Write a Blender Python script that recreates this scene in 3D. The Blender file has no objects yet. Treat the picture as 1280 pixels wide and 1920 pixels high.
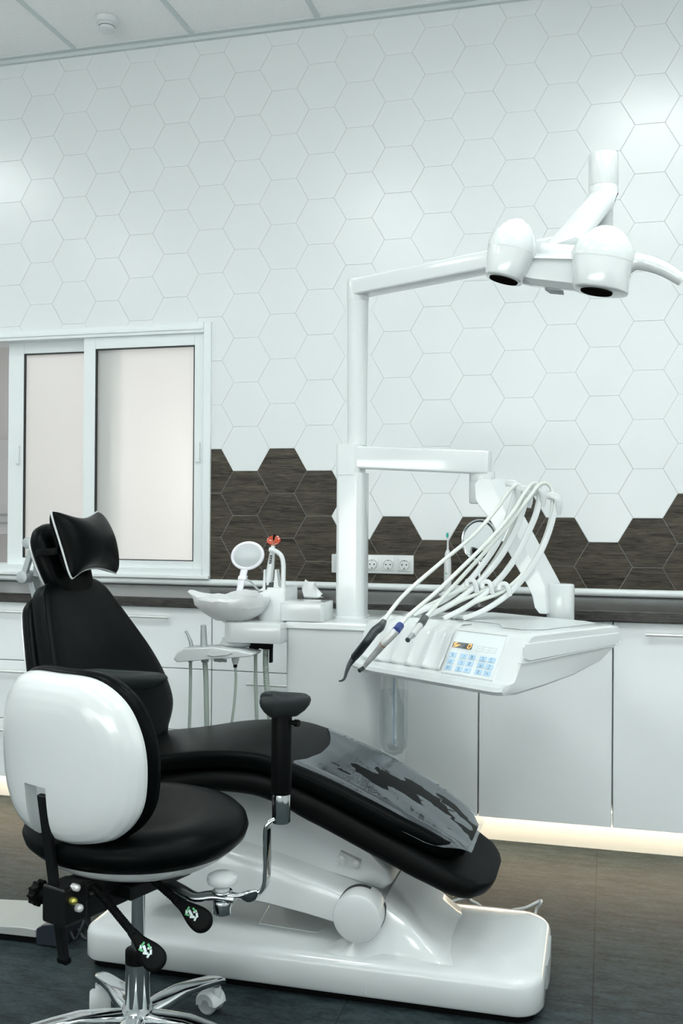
import bpy, bmesh, math, random
from mathutils import Vector as V, Matrix

random.seed(7)
C = bpy.context.scene.collection
PI = math.pi
rad = math.radians

# ---------------------------------------------------------------- camera, world, lights, exposure
H = 1.25                     # camera height
F = 1860.0                   # focal length in photo pixels (1280 x 1920)
YAW, PITCH, ROLL = rad(-14.944), rad(.209), rad(.3945)
fw = V((math.sin(YAW) * math.cos(PITCH), math.cos(YAW) * math.cos(PITCH), math.sin(PITCH)))
r0 = V((math.cos(YAW), -math.sin(YAW), 0))
u0 = r0.cross(fw)
rt = r0 * math.cos(ROLL) + u0 * math.sin(ROLL)
up = u0 * math.cos(ROLL) - r0 * math.sin(ROLL)
cam = bpy.data.cameras.new('camera')
cam.sensor_fit = 'VERTICAL'
cam.sensor_height = 36.0
cam.lens = F / 1920.0 * 36.0
co = bpy.data.objects.new('camera', cam)
C.objects.link(co)
co.matrix_world = Matrix(((rt.x, up.x, -fw.x, 0), (rt.y, up.y, -fw.y, 0), (rt.z, up.z, -fw.z, H), (0, 0, 0, 1)))
bpy.context.scene.camera = co
sc = bpy.context.scene
sc.view_settings.view_transform = 'Standard'
sc.view_settings.look = 'None'
sc.view_settings.gamma = 1
sc.view_settings.use_curve_mapping = False
sc.view_settings.exposure = 0.23
sc.cycles.max_bounces = 10
sc.cycles.diffuse_bounces = 5
sc.cycles.sample_clamp_indirect = 6
w = bpy.data.worlds.new('world')
sc.world = w
w.use_nodes = True
w.node_tree.nodes['Background'].inputs[0].default_value = (.8, .92, 1, 1)
w.node_tree.nodes['Background'].inputs[1].default_value = 0.3
PANEL_POWER = 21.0            # ceiling panels, emission
FILL_POWER = 13.0             # unseen fill light added beside the right-hand wall
NEXT_ROOM_POWER = 16.0       # light of the room behind the sliding window


def area(name, loc, target, sx, sy, power, col):
    l = bpy.data.lights.new(name, 'AREA')
    l.shape = 'RECTANGLE'
    l.size, l.size_y, l.energy, l.color = sx, sy, power, col
    o = bpy.data.objects.new(name, l)
    C.objects.link(o)
    o.location = loc
    o.rotation_euler = (V(target) - V(loc)).to_track_quat('-Z', 'Y').to_euler()
    return o


area('added_fill_right', (2.3, 1.9, 1.5), (-1.0, 1.9, 3.2), 3.0, 1.6, FILL_POWER, (.97, 1.0, .985))  # added fill light, tilted up to brighten the ceiling; the wall has no window
front_fill = area('added_fill_front', (-1.4, -2.4, 1.3), (-1.6, 1.1, 3.6), 3.6, 1.6, 66.0, (.97, 1.0, .985))  # second added fill, behind the camera, aimed at ceiling and upper wall
front_fill.data.spread = rad(115)
area('next_room_ceiling_lamp', (-2.6, 5.6, 2.8), (-2.6, 5.6, 0), .9, .9, NEXT_ROOM_POWER, (.97, .99, 1.0))
pl_ = bpy.data.lights.new('next_room_table_lamp', 'POINT')
pl_.energy, pl_.shadow_soft_size, pl_.color = 9, .14, (1, .97, .92)
pl_o = bpy.data.objects.new('next_room_table_lamp', pl_)
C.objects.link(pl_o)
pl_o.location = (-1.62, 4.80, 1.38)


def ray(px, py):
    return rt * ((px - 640) / F) + up * ((960 - py) / F) + fw


def PY(px, py, y):           # the point seen at a photo pixel on the vertical plane at distance y
    d = ray(px, py)
    return V((0, 0, H)) + d * (y / d.y)


def PZ(px, py, z):           # the point seen at a photo pixel on the level at height z
    d = ray(px, py)
    return V((0, 0, H)) + d * ((z - H) / d.z)


# ---------------------------------------------------------------- materials
def mat(name, col, rough=.4, metal=0, spec=.5, coat=0, emit=None, es=0, var=0, vscale=8, bump=0, bscale=200, vstretch=None, sheen=0):
    m = bpy.data.materials.new(name)
    m.use_nodes = True
    nt = m.node_tree
    b = nt.nodes['Principled BSDF']
    b.inputs['Base Color'].default_value = (*col, 1)
    b.inputs['Roughness'].default_value = rough
    b.inputs['Metallic'].default_value = metal
    b.inputs['Specular IOR Level'].default_value = spec
    b.inputs['Coat Weight'].default_value = coat
    if emit:
        b.inputs['Emission Color'].default_value = (*emit, 1)
        b.inputs['Emission Strength'].default_value = es
    if var or bump:
        tc = nt.nodes.new('ShaderNodeTexCoord')
        src = tc.outputs['Object']
        if vstretch:
            mp = nt.nodes.new('ShaderNodeMapping')
            mp.inputs['Scale'].default_value = vstretch
            nt.links.new(src, mp.inputs[0])
            src = mp.outputs[0]
    if var:
        n = nt.nodes.new('ShaderNodeTexNoise')
        n.inputs['Scale'].default_value = vscale
        n.inputs['Detail'].default_value = 5
        nt.links.new(src, n.inputs['Vector'])
        r = nt.nodes.new('ShaderNodeValToRGB')
        r.color_ramp.elements[0].position = .3
        r.color_ramp.elements[1].position = .7
        r.color_ramp.elements[0].color = (*[c * (1 - var) for c in col], 1)
        r.color_ramp.elements[1].color = (*[min(1, c * (1 + var)) for c in col], 1)
        nt.links.new(n.outputs['Fac'], r.inputs[0])
        nt.links.new(r.outputs[0], b.inputs['Base Color'])
    if bump:
        n2 = nt.nodes.new('ShaderNodeTexNoise')
        n2.inputs['Scale'].default_value = bscale
        n2.inputs['Detail'].default_value = 3
        nt.links.new(src, n2.inputs['Vector'])
        bp = nt.nodes.new('ShaderNodeBump')
        bp.inputs['Strength'].default_value = bump
        bp.inputs['Distance'].default_value = .002
        nt.links.new(n2.outputs['Fac'], bp.inputs['Height'])
        nt.links.new(bp.outputs[0], b.inputs['Normal'])
    return m


M = {}
M['tile'] = mat('white_glazed_tile', (.75, .785, .787), .26, bump=.05, bscale=3)
M['grout'] = mat('pale_grout', (.73, .76, .76), .7)
M['ceil'] = mat('ceiling_tile', (.92, .935, .93), .9, var=.02, vscale=60)
M['ceilgrid'] = mat('ceiling_grid', (.62, .68, .68), .5)
M['paint'] = mat('wall_paint', (.86, .88, .88), .7, var=.01, vscale=4)
M['plastic'] = mat('white_gloss_plastic', (.66, .695, .695), .16, coat=.3, var=.01, vscale=3)
M['satin'] = mat('white_satin_plastic', (.68, .715, .715), .35, var=.01, vscale=3)
M['unit'] = mat('white_gloss_plastic_lit', (.67, .705, .705), .16, coat=.3, var=.01, vscale=3)  # copy of the gloss plastic, lightened to imitate brighter light on the unit
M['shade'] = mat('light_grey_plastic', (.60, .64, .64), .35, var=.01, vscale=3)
M['cab'] = mat('white_cabinet_laminate', (.87, .905, .91), .28, var=.008, vscale=2)
M['gap'] = mat('dark_gap', (.03, .035, .035), .8)
M['frame'] = mat('white_window_frame', (.80, .85, .85), .3, var=.01, vscale=3)
M['gasket'] = mat('black_gasket', (.01, .012, .012), .5)
M['leather'] = mat('black_leather', (.0016, .0024, .0025), .36, spec=.06, bump=.12, bscale=260)
M['leather2'] = mat('black_smooth_leather', (.0015, .0022, .0023), .34, spec=.06, bump=.06, bscale=320)
M['rubber'] = mat('black_rubber', (.003, .0036, .0038), .5, spec=.08, bump=.04, bscale=200)
M['padgrey'] = mat('dark_grey_soft_pad', (.022, .027, .028), .6, spec=.15, bump=.06, bscale=300)
M['blackmetal'] = mat('black_metal', (.005, .0055, .006), .32, spec=.3, var=.1)
M['chrome'] = mat('chrome', (.62, .65, .66), .09, metal=1, bump=.02, bscale=12)
M['steel'] = mat('brushed_steel', (.70, .71, .70), .36, metal=.35, var=.05, vscale=40)
M['alu'] = mat('grey_aluminium', (.42, .455, .46), .42, metal=.35, var=.03)
M['piping'] = mat('grey_piping', (.50, .53, .53), .5, bump=.05)
M['hose'] = mat('pale_hose', (.66, .70, .665), .42, var=.02)
M['ribhose'] = mat('grey_green_hose', (.40, .47, .42), .5, var=.03)
M['dkplast'] = mat('dark_grey_plastic', (.020, .028, .031), .38, var=.05)
M['blue'] = mat('blue_plastic', (.025, .05, .20), .35, var=.05)
M['bluebtn'] = mat('light_blue_button', (.45, .64, .80), .4, var=.02)
M['ink'] = mat('grey_ink', (.16, .28, .42), .5, var=.02)
M['panel'] = mat('panel_face', (.70, .76, .77), .3, var=.01)
M['lcd'] = mat('grey_display', (.06, .08, .085), .25, var=.02)
M['segs'] = mat('orange_segments', (.9, .35, .1), .4, emit=(1, .38, .09), es=1.1)
M['lens'] = mat('dark_lens', (.010, .008, .007), .3, spec=0, var=.1)
M['lensg'] = mat('grey_lens', (.25, .27, .30), .1, var=.1)
M['yellow'] = mat('yellow_zinc', (.45, .42, .10), .3, metal=.8, var=.05)
M['green'] = mat('green_bristle', (.02, .42, .33), .5, var=.05)
M['mint'] = mat('green_print', (.10, .42, .18), .5, var=.05)
M['print'] = mat('white_print', (.62, .72, .72), .5, var=.03)
M['tissue'] = mat('white_tissue', (.86, .88, .88), .9, bump=.2, bscale=60)
M['hand'] = mat('hand_mirror_white', (.82, .82, .87), .3, var=.01)
M['handglass'] = mat('dull_mirror', (.52, .56, .57), .25, var=.02, vscale=2)
M['mirror'] = mat('mirror_glass', (.86, .89, .89), .03, metal=1, bump=.01, bscale=3)
M['navy'] = mat('navy_plastic', (.013, .018, .028), .4, var=.05)
M['skyblue'] = mat('pale_blue_plastic', (.22, .42, .66), .3, var=.03)
M['pedal'] = mat('grey_pedal_metal', (.44, .46, .45), .4, metal=.3, var=.03)
M['led'] = mat('warm_led_strip', (1, .9, .75), .5, emit=(1, .80, .56), es=28)
M['lamp'] = mat('ceiling_light_diffuser', (1, 1, 1), .5, emit=(.945, 1.0, .985), es=PANEL_POWER)
M['brown'] = mat('brown_ring', (.30, .15, .06), .4, var=.05)
M['greydark'] = mat('next_room_grey', (.66, .66, .67), .7, var=.02)
M['nextwall'] = mat('next_room_wall', (.80, .79, .78), .85, var=.01)


def wood(name, c1, c2, rough, scale):
    m = bpy.data.materials.new(name)
    m.use_nodes = True
    nt = m.node_tree
    b = nt.nodes['Principled BSDF']
    tc = nt.nodes.new('ShaderNodeTexCoord')
    at = nt.nodes.new('ShaderNodeAttribute')
    at.attribute_name = 'tile'
    cx = nt.nodes.new('ShaderNodeCombineXYZ')
    mu = nt.nodes.new('ShaderNodeMath')
    mu.operation = 'MULTIPLY'
    mu.inputs[1].default_value = 37.0
    nt.links.new(at.outputs['Fac'], mu.inputs[0])
    for i in range(3):
        nt.links.new(mu.outputs[0], cx.inputs[i])
    ad = nt.nodes.new('ShaderNodeVectorMath')
    nt.links.new(tc.outputs['Object'], ad.inputs[0])
    nt.links.new(cx.outputs[0], ad.inputs[1])
    mp = nt.nodes.new('ShaderNodeMapping')
    mp.inputs['Scale'].default_value = (scale * .13, scale, scale * 1.9)
    nt.links.new(ad.outputs[0], mp.inputs[0])
    n1 = nt.nodes.new('ShaderNodeTexNoise')
    n1.inputs['Scale'].default_value = 1.0
    n1.inputs['Detail'].default_value = 2
    nt.links.new(mp.outputs[0], n1.inputs['Vector'])
    wv = nt.nodes.new('ShaderNodeTexNoise')
    wv.inputs['Scale'].default_value = 5.0
    wv.inputs['Detail'].default_value = 6
    wv.inputs['Roughness'].default_value = .65
    wv.inputs['Distortion'].default_value = 1.2
    nt.links.new(mp.outputs[0], wv.inputs['Vector'])
    mx = nt.nodes.new('ShaderNodeMath')
    mx.operation = 'MULTIPLY_ADD'
    nt.links.new(wv.outputs['Fac'], mx.inputs[0])
    mx.inputs[1].default_value = .75
    m3 = nt.nodes.new('ShaderNodeMath')
    m3.operation = 'MULTIPLY'
    nt.links.new(n1.outputs['Fac'], m3.inputs[0])
    m3.inputs[1].default_value = .25
    nt.links.new(m3.outputs[0], mx.inputs[2])
    r = nt.nodes.new('ShaderNodeValToRGB')
    r.color_ramp.elements[0].position = .38
    r.color_ramp.elements[1].position = .62
    r.color_ramp.elements[0].color = (*c1, 1)
    r.color_ramp.elements[1].color = (*c2, 1)
    nt.links.new(mx.outputs[0], r.inputs[0])
    nt.links.new(r.outputs[0], b.inputs['Base Color'])
    b.inputs['Roughness'].default_value = rough
    b.inputs['Specular IOR Level'].default_value = .3
    bp = nt.nodes.new('ShaderNodeBump')
    bp.inputs['Strength'].default_value = .15
    bp.inputs['Distance'].default_value = .001
    nt.links.new(wv.outputs['Fac'], bp.inputs['Height'])
    nt.links.new(bp.outputs[0], b.inputs['Normal'])
    return m


M['wood'] = wood('dark_wood_tile', (.012, .0095, .0065), (.095, .080, .058), .5, 15)
M['counter'] = wood('dark_wood_worktop', (.016, .014, .013), (.070, .066, .062), .26, 26)


def floor_mat():
    m = bpy.data.materials.new('slate_vinyl_floor')
    m.use_nodes = True
    nt = m.node_tree
    b = nt.nodes['Principled BSDF']
    tc = nt.nodes.new('ShaderNodeTexCoord')
    mp = nt.nodes.new('ShaderNodeMapping')
    mp.inputs['Scale'].default_value = (1.0, 2.8, 1)
    nt.links.new(tc.outputs['Object'], mp.inputs[0])
    n = nt.nodes.new('ShaderNodeTexNoise')
    n.inputs['Scale'].default_value = 11
    n.inputs['Detail'].default_value = 12
    n.inputs['Roughness'].default_value = .72
    nt.links.new(mp.outputs[0], n.inputs['Vector'])
    n2 = nt.nodes.new('ShaderNodeTexNoise')
    n2.inputs['Scale'].default_value = 70
    n2.inputs['Detail'].default_value = 4
    nt.links.new(mp.outputs[0], n2.inputs['Vector'])
    mx = nt.nodes.new('ShaderNodeMath')
    mx.operation = 'MULTIPLY_ADD'
    nt.links.new(n2.outputs['Fac'], mx.inputs[0])
    mx.inputs[1].default_value = .35
    m2 = nt.nodes.new('ShaderNodeMath')
    m2.operation = 'MULTIPLY'
    m2.inputs[1].default_value = .65
    nt.links.new(n.outputs['Fac'], m2.inputs[0])
    nt.links.new(m2.outputs[0], mx.inputs[2])
    r = nt.nodes.new('ShaderNodeValToRGB')
    r.color_ramp.elements[0].position = .40
    r.color_ramp.elements[1].position = .64
    r.color_ramp.elements[0].color = (.008, .0145, .0165, 1)
    r.color_ramp.elements[1].color = (.044, .064, .069, 1)
    nt.links.new(mx.outputs[0], r.inputs[0])
    # joints of the 305 mm boards
    br = nt.nodes.new('ShaderNodeTexBrick')
    br.offset = 0
    br.inputs['Color1'].default_value = (1, 1, 1, 1)
    br.inputs['Color2'].default_value = (1, 1, 1, 1)
    br.inputs['Mortar'].default_value = (.35, .35, .35, 1)
    br.inputs['Scale'].default_value = 1
    br.inputs['Mortar Size'].default_value = .0022
    br.inputs['Mortar Smooth'].default_value = .3
    br.inputs['Brick Width'].default_value = .61
    br.inputs['Row Height'].default_value = .305
    mp2 = nt.nodes.new('ShaderNodeMapping')
    mp2.inputs['Location'].default_value = (-.003, .305 * 12 - 3.512, 0)
    nt.links.new(tc.outputs['Object'], mp2.inputs[0])
    nt.links.new(mp2.outputs[0], br.inputs['Vector'])
    mm = nt.nodes.new('ShaderNodeMix')
    mm.data_type = 'RGBA'
    mm.blend_type = 'MULTIPLY'
    mm.inputs[0].default_value = 1
    nt.links.new(r.outputs[0], mm.inputs[6])
    nt.links.new(br.outputs['Color'], mm.inputs[7])
    nt.links.new(mm.outputs[2], b.inputs['Base Color'])
    b.inputs['Roughness'].default_value = .55
    b.inputs['Specular IOR Level'].default_value = .2
    return m


M['floor'] = floor_mat()


def mixmat(name, parts):
    """blend of shaders: list of (node type, dict of inputs, weight)"""
    m = bpy.data.materials.new(name)
    m.use_nodes = True
    nt = m.node_tree
    nt.nodes.remove(nt.nodes['Principled BSDF'])
    prev, acc = None, 0
    for ty, ins, wgt in parts:
        n = nt.nodes.new(ty)
        for k, v in ins.items():
            n.inputs[k].default_value = v
        if prev is None:
            prev, acc = n, wgt
        else:
            x = nt.nodes.new('ShaderNodeMixShader')
            acc += wgt
            x.inputs[0].default_value = wgt / acc
            nt.links.new(prev.outputs[0], x.inputs[1])
            nt.links.new(n.outputs[0], x.inputs[2])
            prev = x
    nt.links.new(prev.outputs[0], nt.nodes['Material Output'].inputs[0])
    return m


M['frost'] = mixmat('frosted_glass', [
    ('ShaderNodeBsdfTranslucent', {'Color': (.95, .94, .93, 1)}, .54),
    ('ShaderNodeBsdfTransparent', {'Color': (1, .99, .98, 1)}, .27),
    ('ShaderNodeBsdfDiffuse', {'Color': (.8, .8, .8, 1)}, .18),
    ('ShaderNodeBsdfGlossy', {'Roughness': .12}, .04)])
M['bottle'] = mixmat('clear_plastic', [
    ('ShaderNodeBsdfTransparent', {'Color': (.985, .99, .99, 1)}, .86),
    ('ShaderNodeBsdfGlossy', {'Roughness': .05}, .10),
    ('ShaderNodeBsdfDiffuse', {'Color': (.8, .85, .85, 1)}, .04)])
M['water'] = mixmat('clear_water', [
    ('ShaderNodeBsdfTransparent', {'Color': (.97, .985, .985, 1)}, .9),
    ('ShaderNodeBsdfGlossy', {'Roughness': .05}, .06),
    ('ShaderNodeBsdfDiffuse', {'Color': (.75, .82, .85, 1)}, .04)])
M['liner'] = mixmat('thin_white_plastic_sheet', [
    ('ShaderNodeBsdfTranslucent', {'Color': (.97, .98, .98, 1)}, .32),
    ('ShaderNodeBsdfTransparent', {'Color': (1, 1, 1, 1)}, .18),
    ('ShaderNodeBsdfDiffuse', {'Color': (.98, .99, .99, 1)}, .62),
    ('ShaderNodeBsdfGlossy', {'Roughness': .2}, .08)])
M['frostclip'] = mixmat('milky_plastic', [
    ('ShaderNodeBsdfTransparent', {'Color': (1, 1, 1, 1)}, .4),
    ('ShaderNodeBsdfDiffuse', {'Color': (.8, .83, .83, 1)}, .5),
    ('ShaderNodeBsdfGlossy', {'Roughness': .15}, .1)])
M['orange'] = mixmat('orange_clear_plastic', [
    ('ShaderNodeBsdfTransparent', {'Color': (.85, .16, .03, 1)}, .35),
    ('ShaderNodeBsdfDiffuse', {'Color': (.62, .085, .02, 1)}, .55),
    ('ShaderNodeBsdfGlossy', {'Roughness': .1}, .1)])


def film_mat():
    m = bpy.data.materials.new('clear_protective_film')
    m.use_nodes = True
    nt = m.node_tree
    nt.nodes.remove(nt.nodes['Principled BSDF'])
    t = nt.nodes.new('ShaderNodeBsdfTransparent')
    t.inputs[0].default_value = (.86, .88, .9, 1)
    g = nt.nodes.new('ShaderNodeBsdfGlossy')
    g.inputs['Roughness'].default_value = .07
    g.inputs['Color'].default_value = (.9, .95, 1, 1)
    x = nt.nodes.new('ShaderNodeMixShader')
    fr = nt.nodes.new('ShaderNodeFresnel')
    fr.inputs[0].default_value = 2.3
    tc = nt.nodes.new('ShaderNodeTexCoord')
    mp = nt.nodes.new('ShaderNodeMapping')
    mp.inputs['Scale'].default_value = (9, 2.5, 4)
    nt.links.new(tc.outputs['Object'], mp.inputs[0])
    n = nt.nodes.new('ShaderNodeTexNoise')
    n.inputs['Scale'].default_value = 2.2
    n.inputs['Detail'].default_value = 4
    nt.links.new(mp.outputs[0], n.inputs['Vector'])
    bp = nt.nodes.new('ShaderNodeBump')
    bp.inputs['Strength'].default_value = .35
    bp.inputs['Distance'].default_value = .012
    nt.links.new(n.outputs['Fac'], bp.inputs['Height'])
    nt.links.new(bp.outputs[0], g.inputs['Normal'])
    nt.links.new(fr.outputs[0], x.inputs[0])
    df = nt.nodes.new('ShaderNodeBsdfDiffuse')
    df.inputs[0].default_value = (.55, .62, .68, 1)
    hz = nt.nodes.new('ShaderNodeMixShader')
    hz.inputs[0].default_value = .10
    nt.links.new(t.outputs[0], hz.inputs[1])
    nt.links.new(df.outputs[0], hz.inputs[2])
    nt.links.new(hz.outputs[0], x.inputs[1])
    nt.links.new(g.outputs[0], x.inputs[2])
    nt.links.new(x.outputs[0], nt.nodes['Material Output'].inputs[0])
    return m


M['film'] = film_mat()


# ---------------------------------------------------------------- mesh helpers
def obj(name, bm, m, parent=None, smooth=40, bevel=0, bseg=2, sub=0):
    """link bm (in world coordinates) as one mesh object, a part of parent if given"""
    if isinstance(m, str):
        m = M[m]
    bmesh.ops.recalc_face_normals(bm, faces=bm.faces)
    off = V((0, 0, 0))
    if parent is not None:
        p = parent
        while p is not None:
            off += p.location
            p = p.parent
    else:
        xs = [v.co.x for v in bm.verts]
        ys = [v.co.y for v in bm.verts]
        off = V(((min(xs) + max(xs)) / 2, (min(ys) + max(ys)) / 2, min(v.co.z for v in bm.verts)))
    for v in bm.verts:
        v.co -= off
    me = bpy.data.meshes.new(name)
    bm.to_mesh(me)
    bm.free()
    for k in (m if isinstance(m, (list, tuple)) else [m]):
        me.materials.append(k)
    if smooth:
        me.shade_smooth()
        me.set_sharp_from_angle(angle=rad(smooth))
    o = bpy.data.objects.new(name, me)
    C.objects.link(o)
    if parent is not None:
        o.parent = parent
    else:
        o.location = off
    if bevel:
        b = o.modifiers.new('bevel', 'BEVEL')
        b.width = bevel
        b.segments = bseg
        b.limit_method = 'ANGLE'
        b.angle_limit = rad(35)
        b.harden_normals = True
    if sub:
        s = o.modifiers.new('smooth', 'SUBSURF')
        s.levels = s.render_levels = sub
    return o


def thing(name, label, cat, loc, group=None):
    o = bpy.data.objects.new(name, None)
    C.objects.link(o)
    o.location = loc
    o.empty_display_size = .05
    return tag(o, label, cat, group)


def tag(o, label, cat, group=None):
    o['label'] = label
    o['category'] = cat
    if group:
        o['group'] = group
    return o


def struct(name, bm, m, **k):
    o = obj(name, bm, m, **k)
    o['kind'] = 'structure'
    return o


def N():
    return bmesh.new()


def face(bm, pts):
    return bm.faces.new([bm.verts.new(p) for p in pts])


def box(bm, x0, x1, y0, y1, z0, z1):
    v = [bm.verts.new((x, y, z)) for z in (z0, z1) for y in (y0, y1) for x in (x0, x1)]
    for f in ((0, 1, 3, 2), (4, 6, 7, 5), (0, 4, 5, 1), (2, 3, 7, 6), (0, 2, 6, 4), (1, 5, 7, 3)):
        bm.faces.new([v[i] for i in f])


def obox(bm, c, ex, ey, ez):
    """oriented box: centre and three half vectors"""
    c = V(c)
    v = [bm.verts.new(c + ex * i + ey * j + ez * k) for k in (-1, 1) for j in (-1, 1) for i in (-1, 1)]
    for f in ((0, 1, 3, 2), (4, 6, 7, 5), (0, 4, 5, 1), (2, 3, 7, 6), (0, 2, 6, 4), (1, 5, 7, 3)):
        bm.faces.new([v[i] for i in f])


def loft(bm, rings, caps=True, close=False):
    R = [[bm.verts.new(p) for p in r] for r in rings]
    n = len(R[0])
    k = len(R)
    for i in range(k if close else k - 1):
        a, b = R[i], R[(i + 1) % k]
        for j in range(n):
            bm.faces.new((a[j], a[(j + 1) % n], b[(j + 1) % n], b[j]))
    if caps and not close:
        bm.faces.new(R[0][::-1])
        bm.faces.new(R[-1])
    return R


def frame(d):
    d = V(d).normalized()
    a = V((0, 0, 1)) if abs(d.z) < .9 else V((1, 0, 0))
    u = d.cross(a).normalized()
    return u, d.cross(u).normalized()


def lathe(bm, p, d, prof, n=32, sx=1, sy=1, uv=None):
    """turned body: profile [(radius, distance along d)] about axis d through p"""
    p, d = V(p), V(d).normalized()
    u, v = uv if uv else frame(d)
    rings = []
    for r, h in prof:
        r = max(r, 1e-4)
        rings.append([p + d * h + u * (math.cos(2 * PI * k / n) * r * sx) + v * (math.sin(2 * PI * k / n) * r * sy) for k in range(n)])
    loft(bm, rings)


def cyl(bm, p0, p1, r0, r1=None, n=24):
    p0, p1 = V(p0), V(p1)
    lathe(bm, p0, p1 - p0, [(r0, 0), (r0 if r1 is None else r1, (p1 - p0).length)], n)


def rcyl(bm, p0, p1, r, b=.003, n=32):
    """cylinder with rounded rims"""
    p0, p1 = V(p0), V(p1)
    L = (p1 - p0).length
    lathe(bm, p0, p1 - p0, [(r - b, 0), (r - .3 * b, .3 * b), (r, b), (r, L - b), (r - .3 * b, L - .3 * b), (r - b, L)], n)


def spline(pts, n=8, close=False):
    pts = [V(p) for p in pts]
    out = []
    k = len(pts)
    for i in range(k if close else k - 1):
        if close:
            a, b, c, d = (pts[(i + j - 1) % k] for j in range(4))
        else:
            b, c = pts[i], pts[i + 1]
            a = pts[i - 1] if i else b * 2 - c
            d = pts[i + 2] if i + 2 < k else c * 2 - b
        for s in range(n):
            t = s / n
            out.append(((b * 2) + (c - a) * t + (a * 2 - b * 5 + c * 4 - d) * t * t + (b * 3 - a - c * 3 + d) * t ** 3) * .5)
    if not close:
        out.append(pts[-1])
    return out


def sweep(bm, pts, sec, upv=None, scale=None):
    """sweep a 2-D section along points; upv keeps the section upright"""
    pts = [V(p) for p in pts]
    rings = []
    prev = None
    for i, p in enumerate(pts):
        t = (pts[min(i + 1, len(pts) - 1)] - pts[max(i - 1, 0)]).normalized()
        if upv is not None:
            v = (V(upv) - t * V(upv).dot(t)).normalized()
            u = t.cross(v)
        elif prev is None:
            u, v = frame(t)
        else:
            u = (prev - t * prev.dot(t)).normalized()
            v = t.cross(u)
        prev = u
        s = scale[i] if scale else 1
        rings.append([p + u * (x * s) + v * (y * s) for x, y in sec])
    loft(bm, rings)


def circ(r, n=12):
    return [(r * math.cos(2 * PI * k / n), r * math.sin(2 * PI * k / n)) for k in range(n)]


def rrect(w, h, r, n=4):
    """rounded rectangle section, half sizes w and h"""
    o = []
    for cx, cy, a in ((w - r, h - r, 0), (-w + r, h - r, 90), (-w + r, -h + r, 180), (w - r, -h + r, 270)):
        for k in range(n + 1):
            t = rad(a + 90 * k / n)
            o.append((cx + r * math.cos(t), cy + r * math.sin(t)))
    return o


def tube(bm, pts, r, n=12, rib=0, smooth=8):
    pts = spline(pts, smooth) if smooth else [V(p) for p in pts]
    if rib:
        # resample evenly and modulate the radius
        L = [0]
        for a, b in zip(pts, pts[1:]):
            L.append(L[-1] + (b - a).length)
        m = max(8, int(L[-1] / (rib / 2)))
        q, sc_ = [], []
        j = 0
        for i in range(m + 1):
            s = L[-1] * i / m
            while j < len(L) - 2 and L[j + 1] < s:
                j += 1
            t = (s - L[j]) / max(1e-9, L[j + 1] - L[j])
            q.append(pts[j].lerp(pts[j + 1], t))
            sc_.append(1.0 if i % 2 else .88)
        sweep(bm, q, circ(r, n), scale=sc_)
    else:
        sweep(bm, pts, circ(r, n))


def prism(bm, pts, off):
    off = V(off)
    loft(bm, [[V(p) for p in pts], [V(p) + off for p in pts]])


def slab(bm, outline, O, U, W, Nn, prof):
    """pillow-like body: closed outline in the (U, W) plane, prof = [(inset, height along N)]"""
    cx = sum(p[0] for p in outline) / len(outline)
    cy = sum(p[1] for p in outline) / len(outline)
    rings = []
    for ins, h in prof:
        ring = []
        for x, y in outline:
            dx, dy = x - cx, y - cy
            L = math.hypot(dx, dy)
            k = max(.02, 1 - ins / L)
            ring.append(V(O) + U * (cx + dx * k) + W * (cy + dy * k) + Nn * h)
        rings.append(ring)
    loft(bm, rings)


def hull(bm, pts):
    vs = [bm.verts.new(p) for p in pts]
    r = bmesh.ops.convex_hull(bm, input=vs)
    kill = [g for g in set(r['geom_interior']) | set(r['geom_unused']) if isinstance(g, bmesh.types.BMVert) and g.is_valid]
    if kill:
        bmesh.ops.delete(bm, geom=kill, context='VERTS')
    bmesh.ops.dissolve_limit(bm, angle_limit=rad(2), verts=bm.verts, edges=bm.edges)


def sheet(bm, grid):
    R = [[bm.verts.new(p) for p in r] for r in grid]
    for i in range(len(R) - 1):
        for j in range(len(R[0]) - 1):
            bm.faces.new((R[i][j], R[i][j + 1], R[i + 1][j + 1], R[i + 1][j]))


def solid(o, t, off=-1):
    s = o.modifiers.new('thickness', 'SOLIDIFY')
    s.thickness = t
    s.offset = off
    return o


def lerp_tab(tab, x):
    if x <= tab[0][0]:
        return tab[0][1:]
    for a, b in zip(tab, tab[1:]):
        if x <= b[0]:
            t = (x - a[0]) / (b[0] - a[0])
            return tuple(p + (q - p) * t for p, q in zip(a[1:], b[1:]))
    return tab[-1][1:]


# ================================================================ STRUCTURE
D = 4.199                     # tiled wall
XL, XR, YF, ZC = -4.9, 2.4, -2.5, 3.428
CZ = .925                     # worktop height
WX0, WX1, WZ0, WZ1 = -4.0, -1.765, .975, 2.108   # opening of the sliding window

bm = N()
box(bm, XL, XR, YF, D + .2, -.06, 0)
struct('floor', bm, 'floor', smooth=0)

# ceiling: lay-in tiles and grid
bm = N()
gx = [-2.42 + .594 * k for k in range(-5, 10)]
gy = [4.165 - .6 * k for k in range(0, 13)]
gx = [XL] + [g for g in gx if XL + .02 < g < XR - .02] + [XR]
gy = sorted([YF] + [g for g in gy if g > YF + .02] + [D])
PANELS = [(-3.7, 2.9), (.2, 2.95), (-1.75, 1.75), (-3.7, .6), (.2, .6), (-1.75, -.6), (1.5, -.6), (1.6, 1.75), (-3.7, -1.7), (.2, -1.7)]
cells = []
for i in range(len(gx) - 1):
    for j in range(len(gy) - 1):
        cells.append((gx[i], gx[i + 1], gy[j], gy[j + 1]))
lit = []
for px, py in PANELS:
    full = [c for c in cells if c[1] - c[0] > .5 and c[3] - c[2] > .5]
    c = min(full, key=lambda c: (c[0] + c[1] - 2 * px) ** 2 + (c[2] + c[3] - 2 * py) ** 2)
    if c not in lit:
        lit.append(c)
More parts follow.
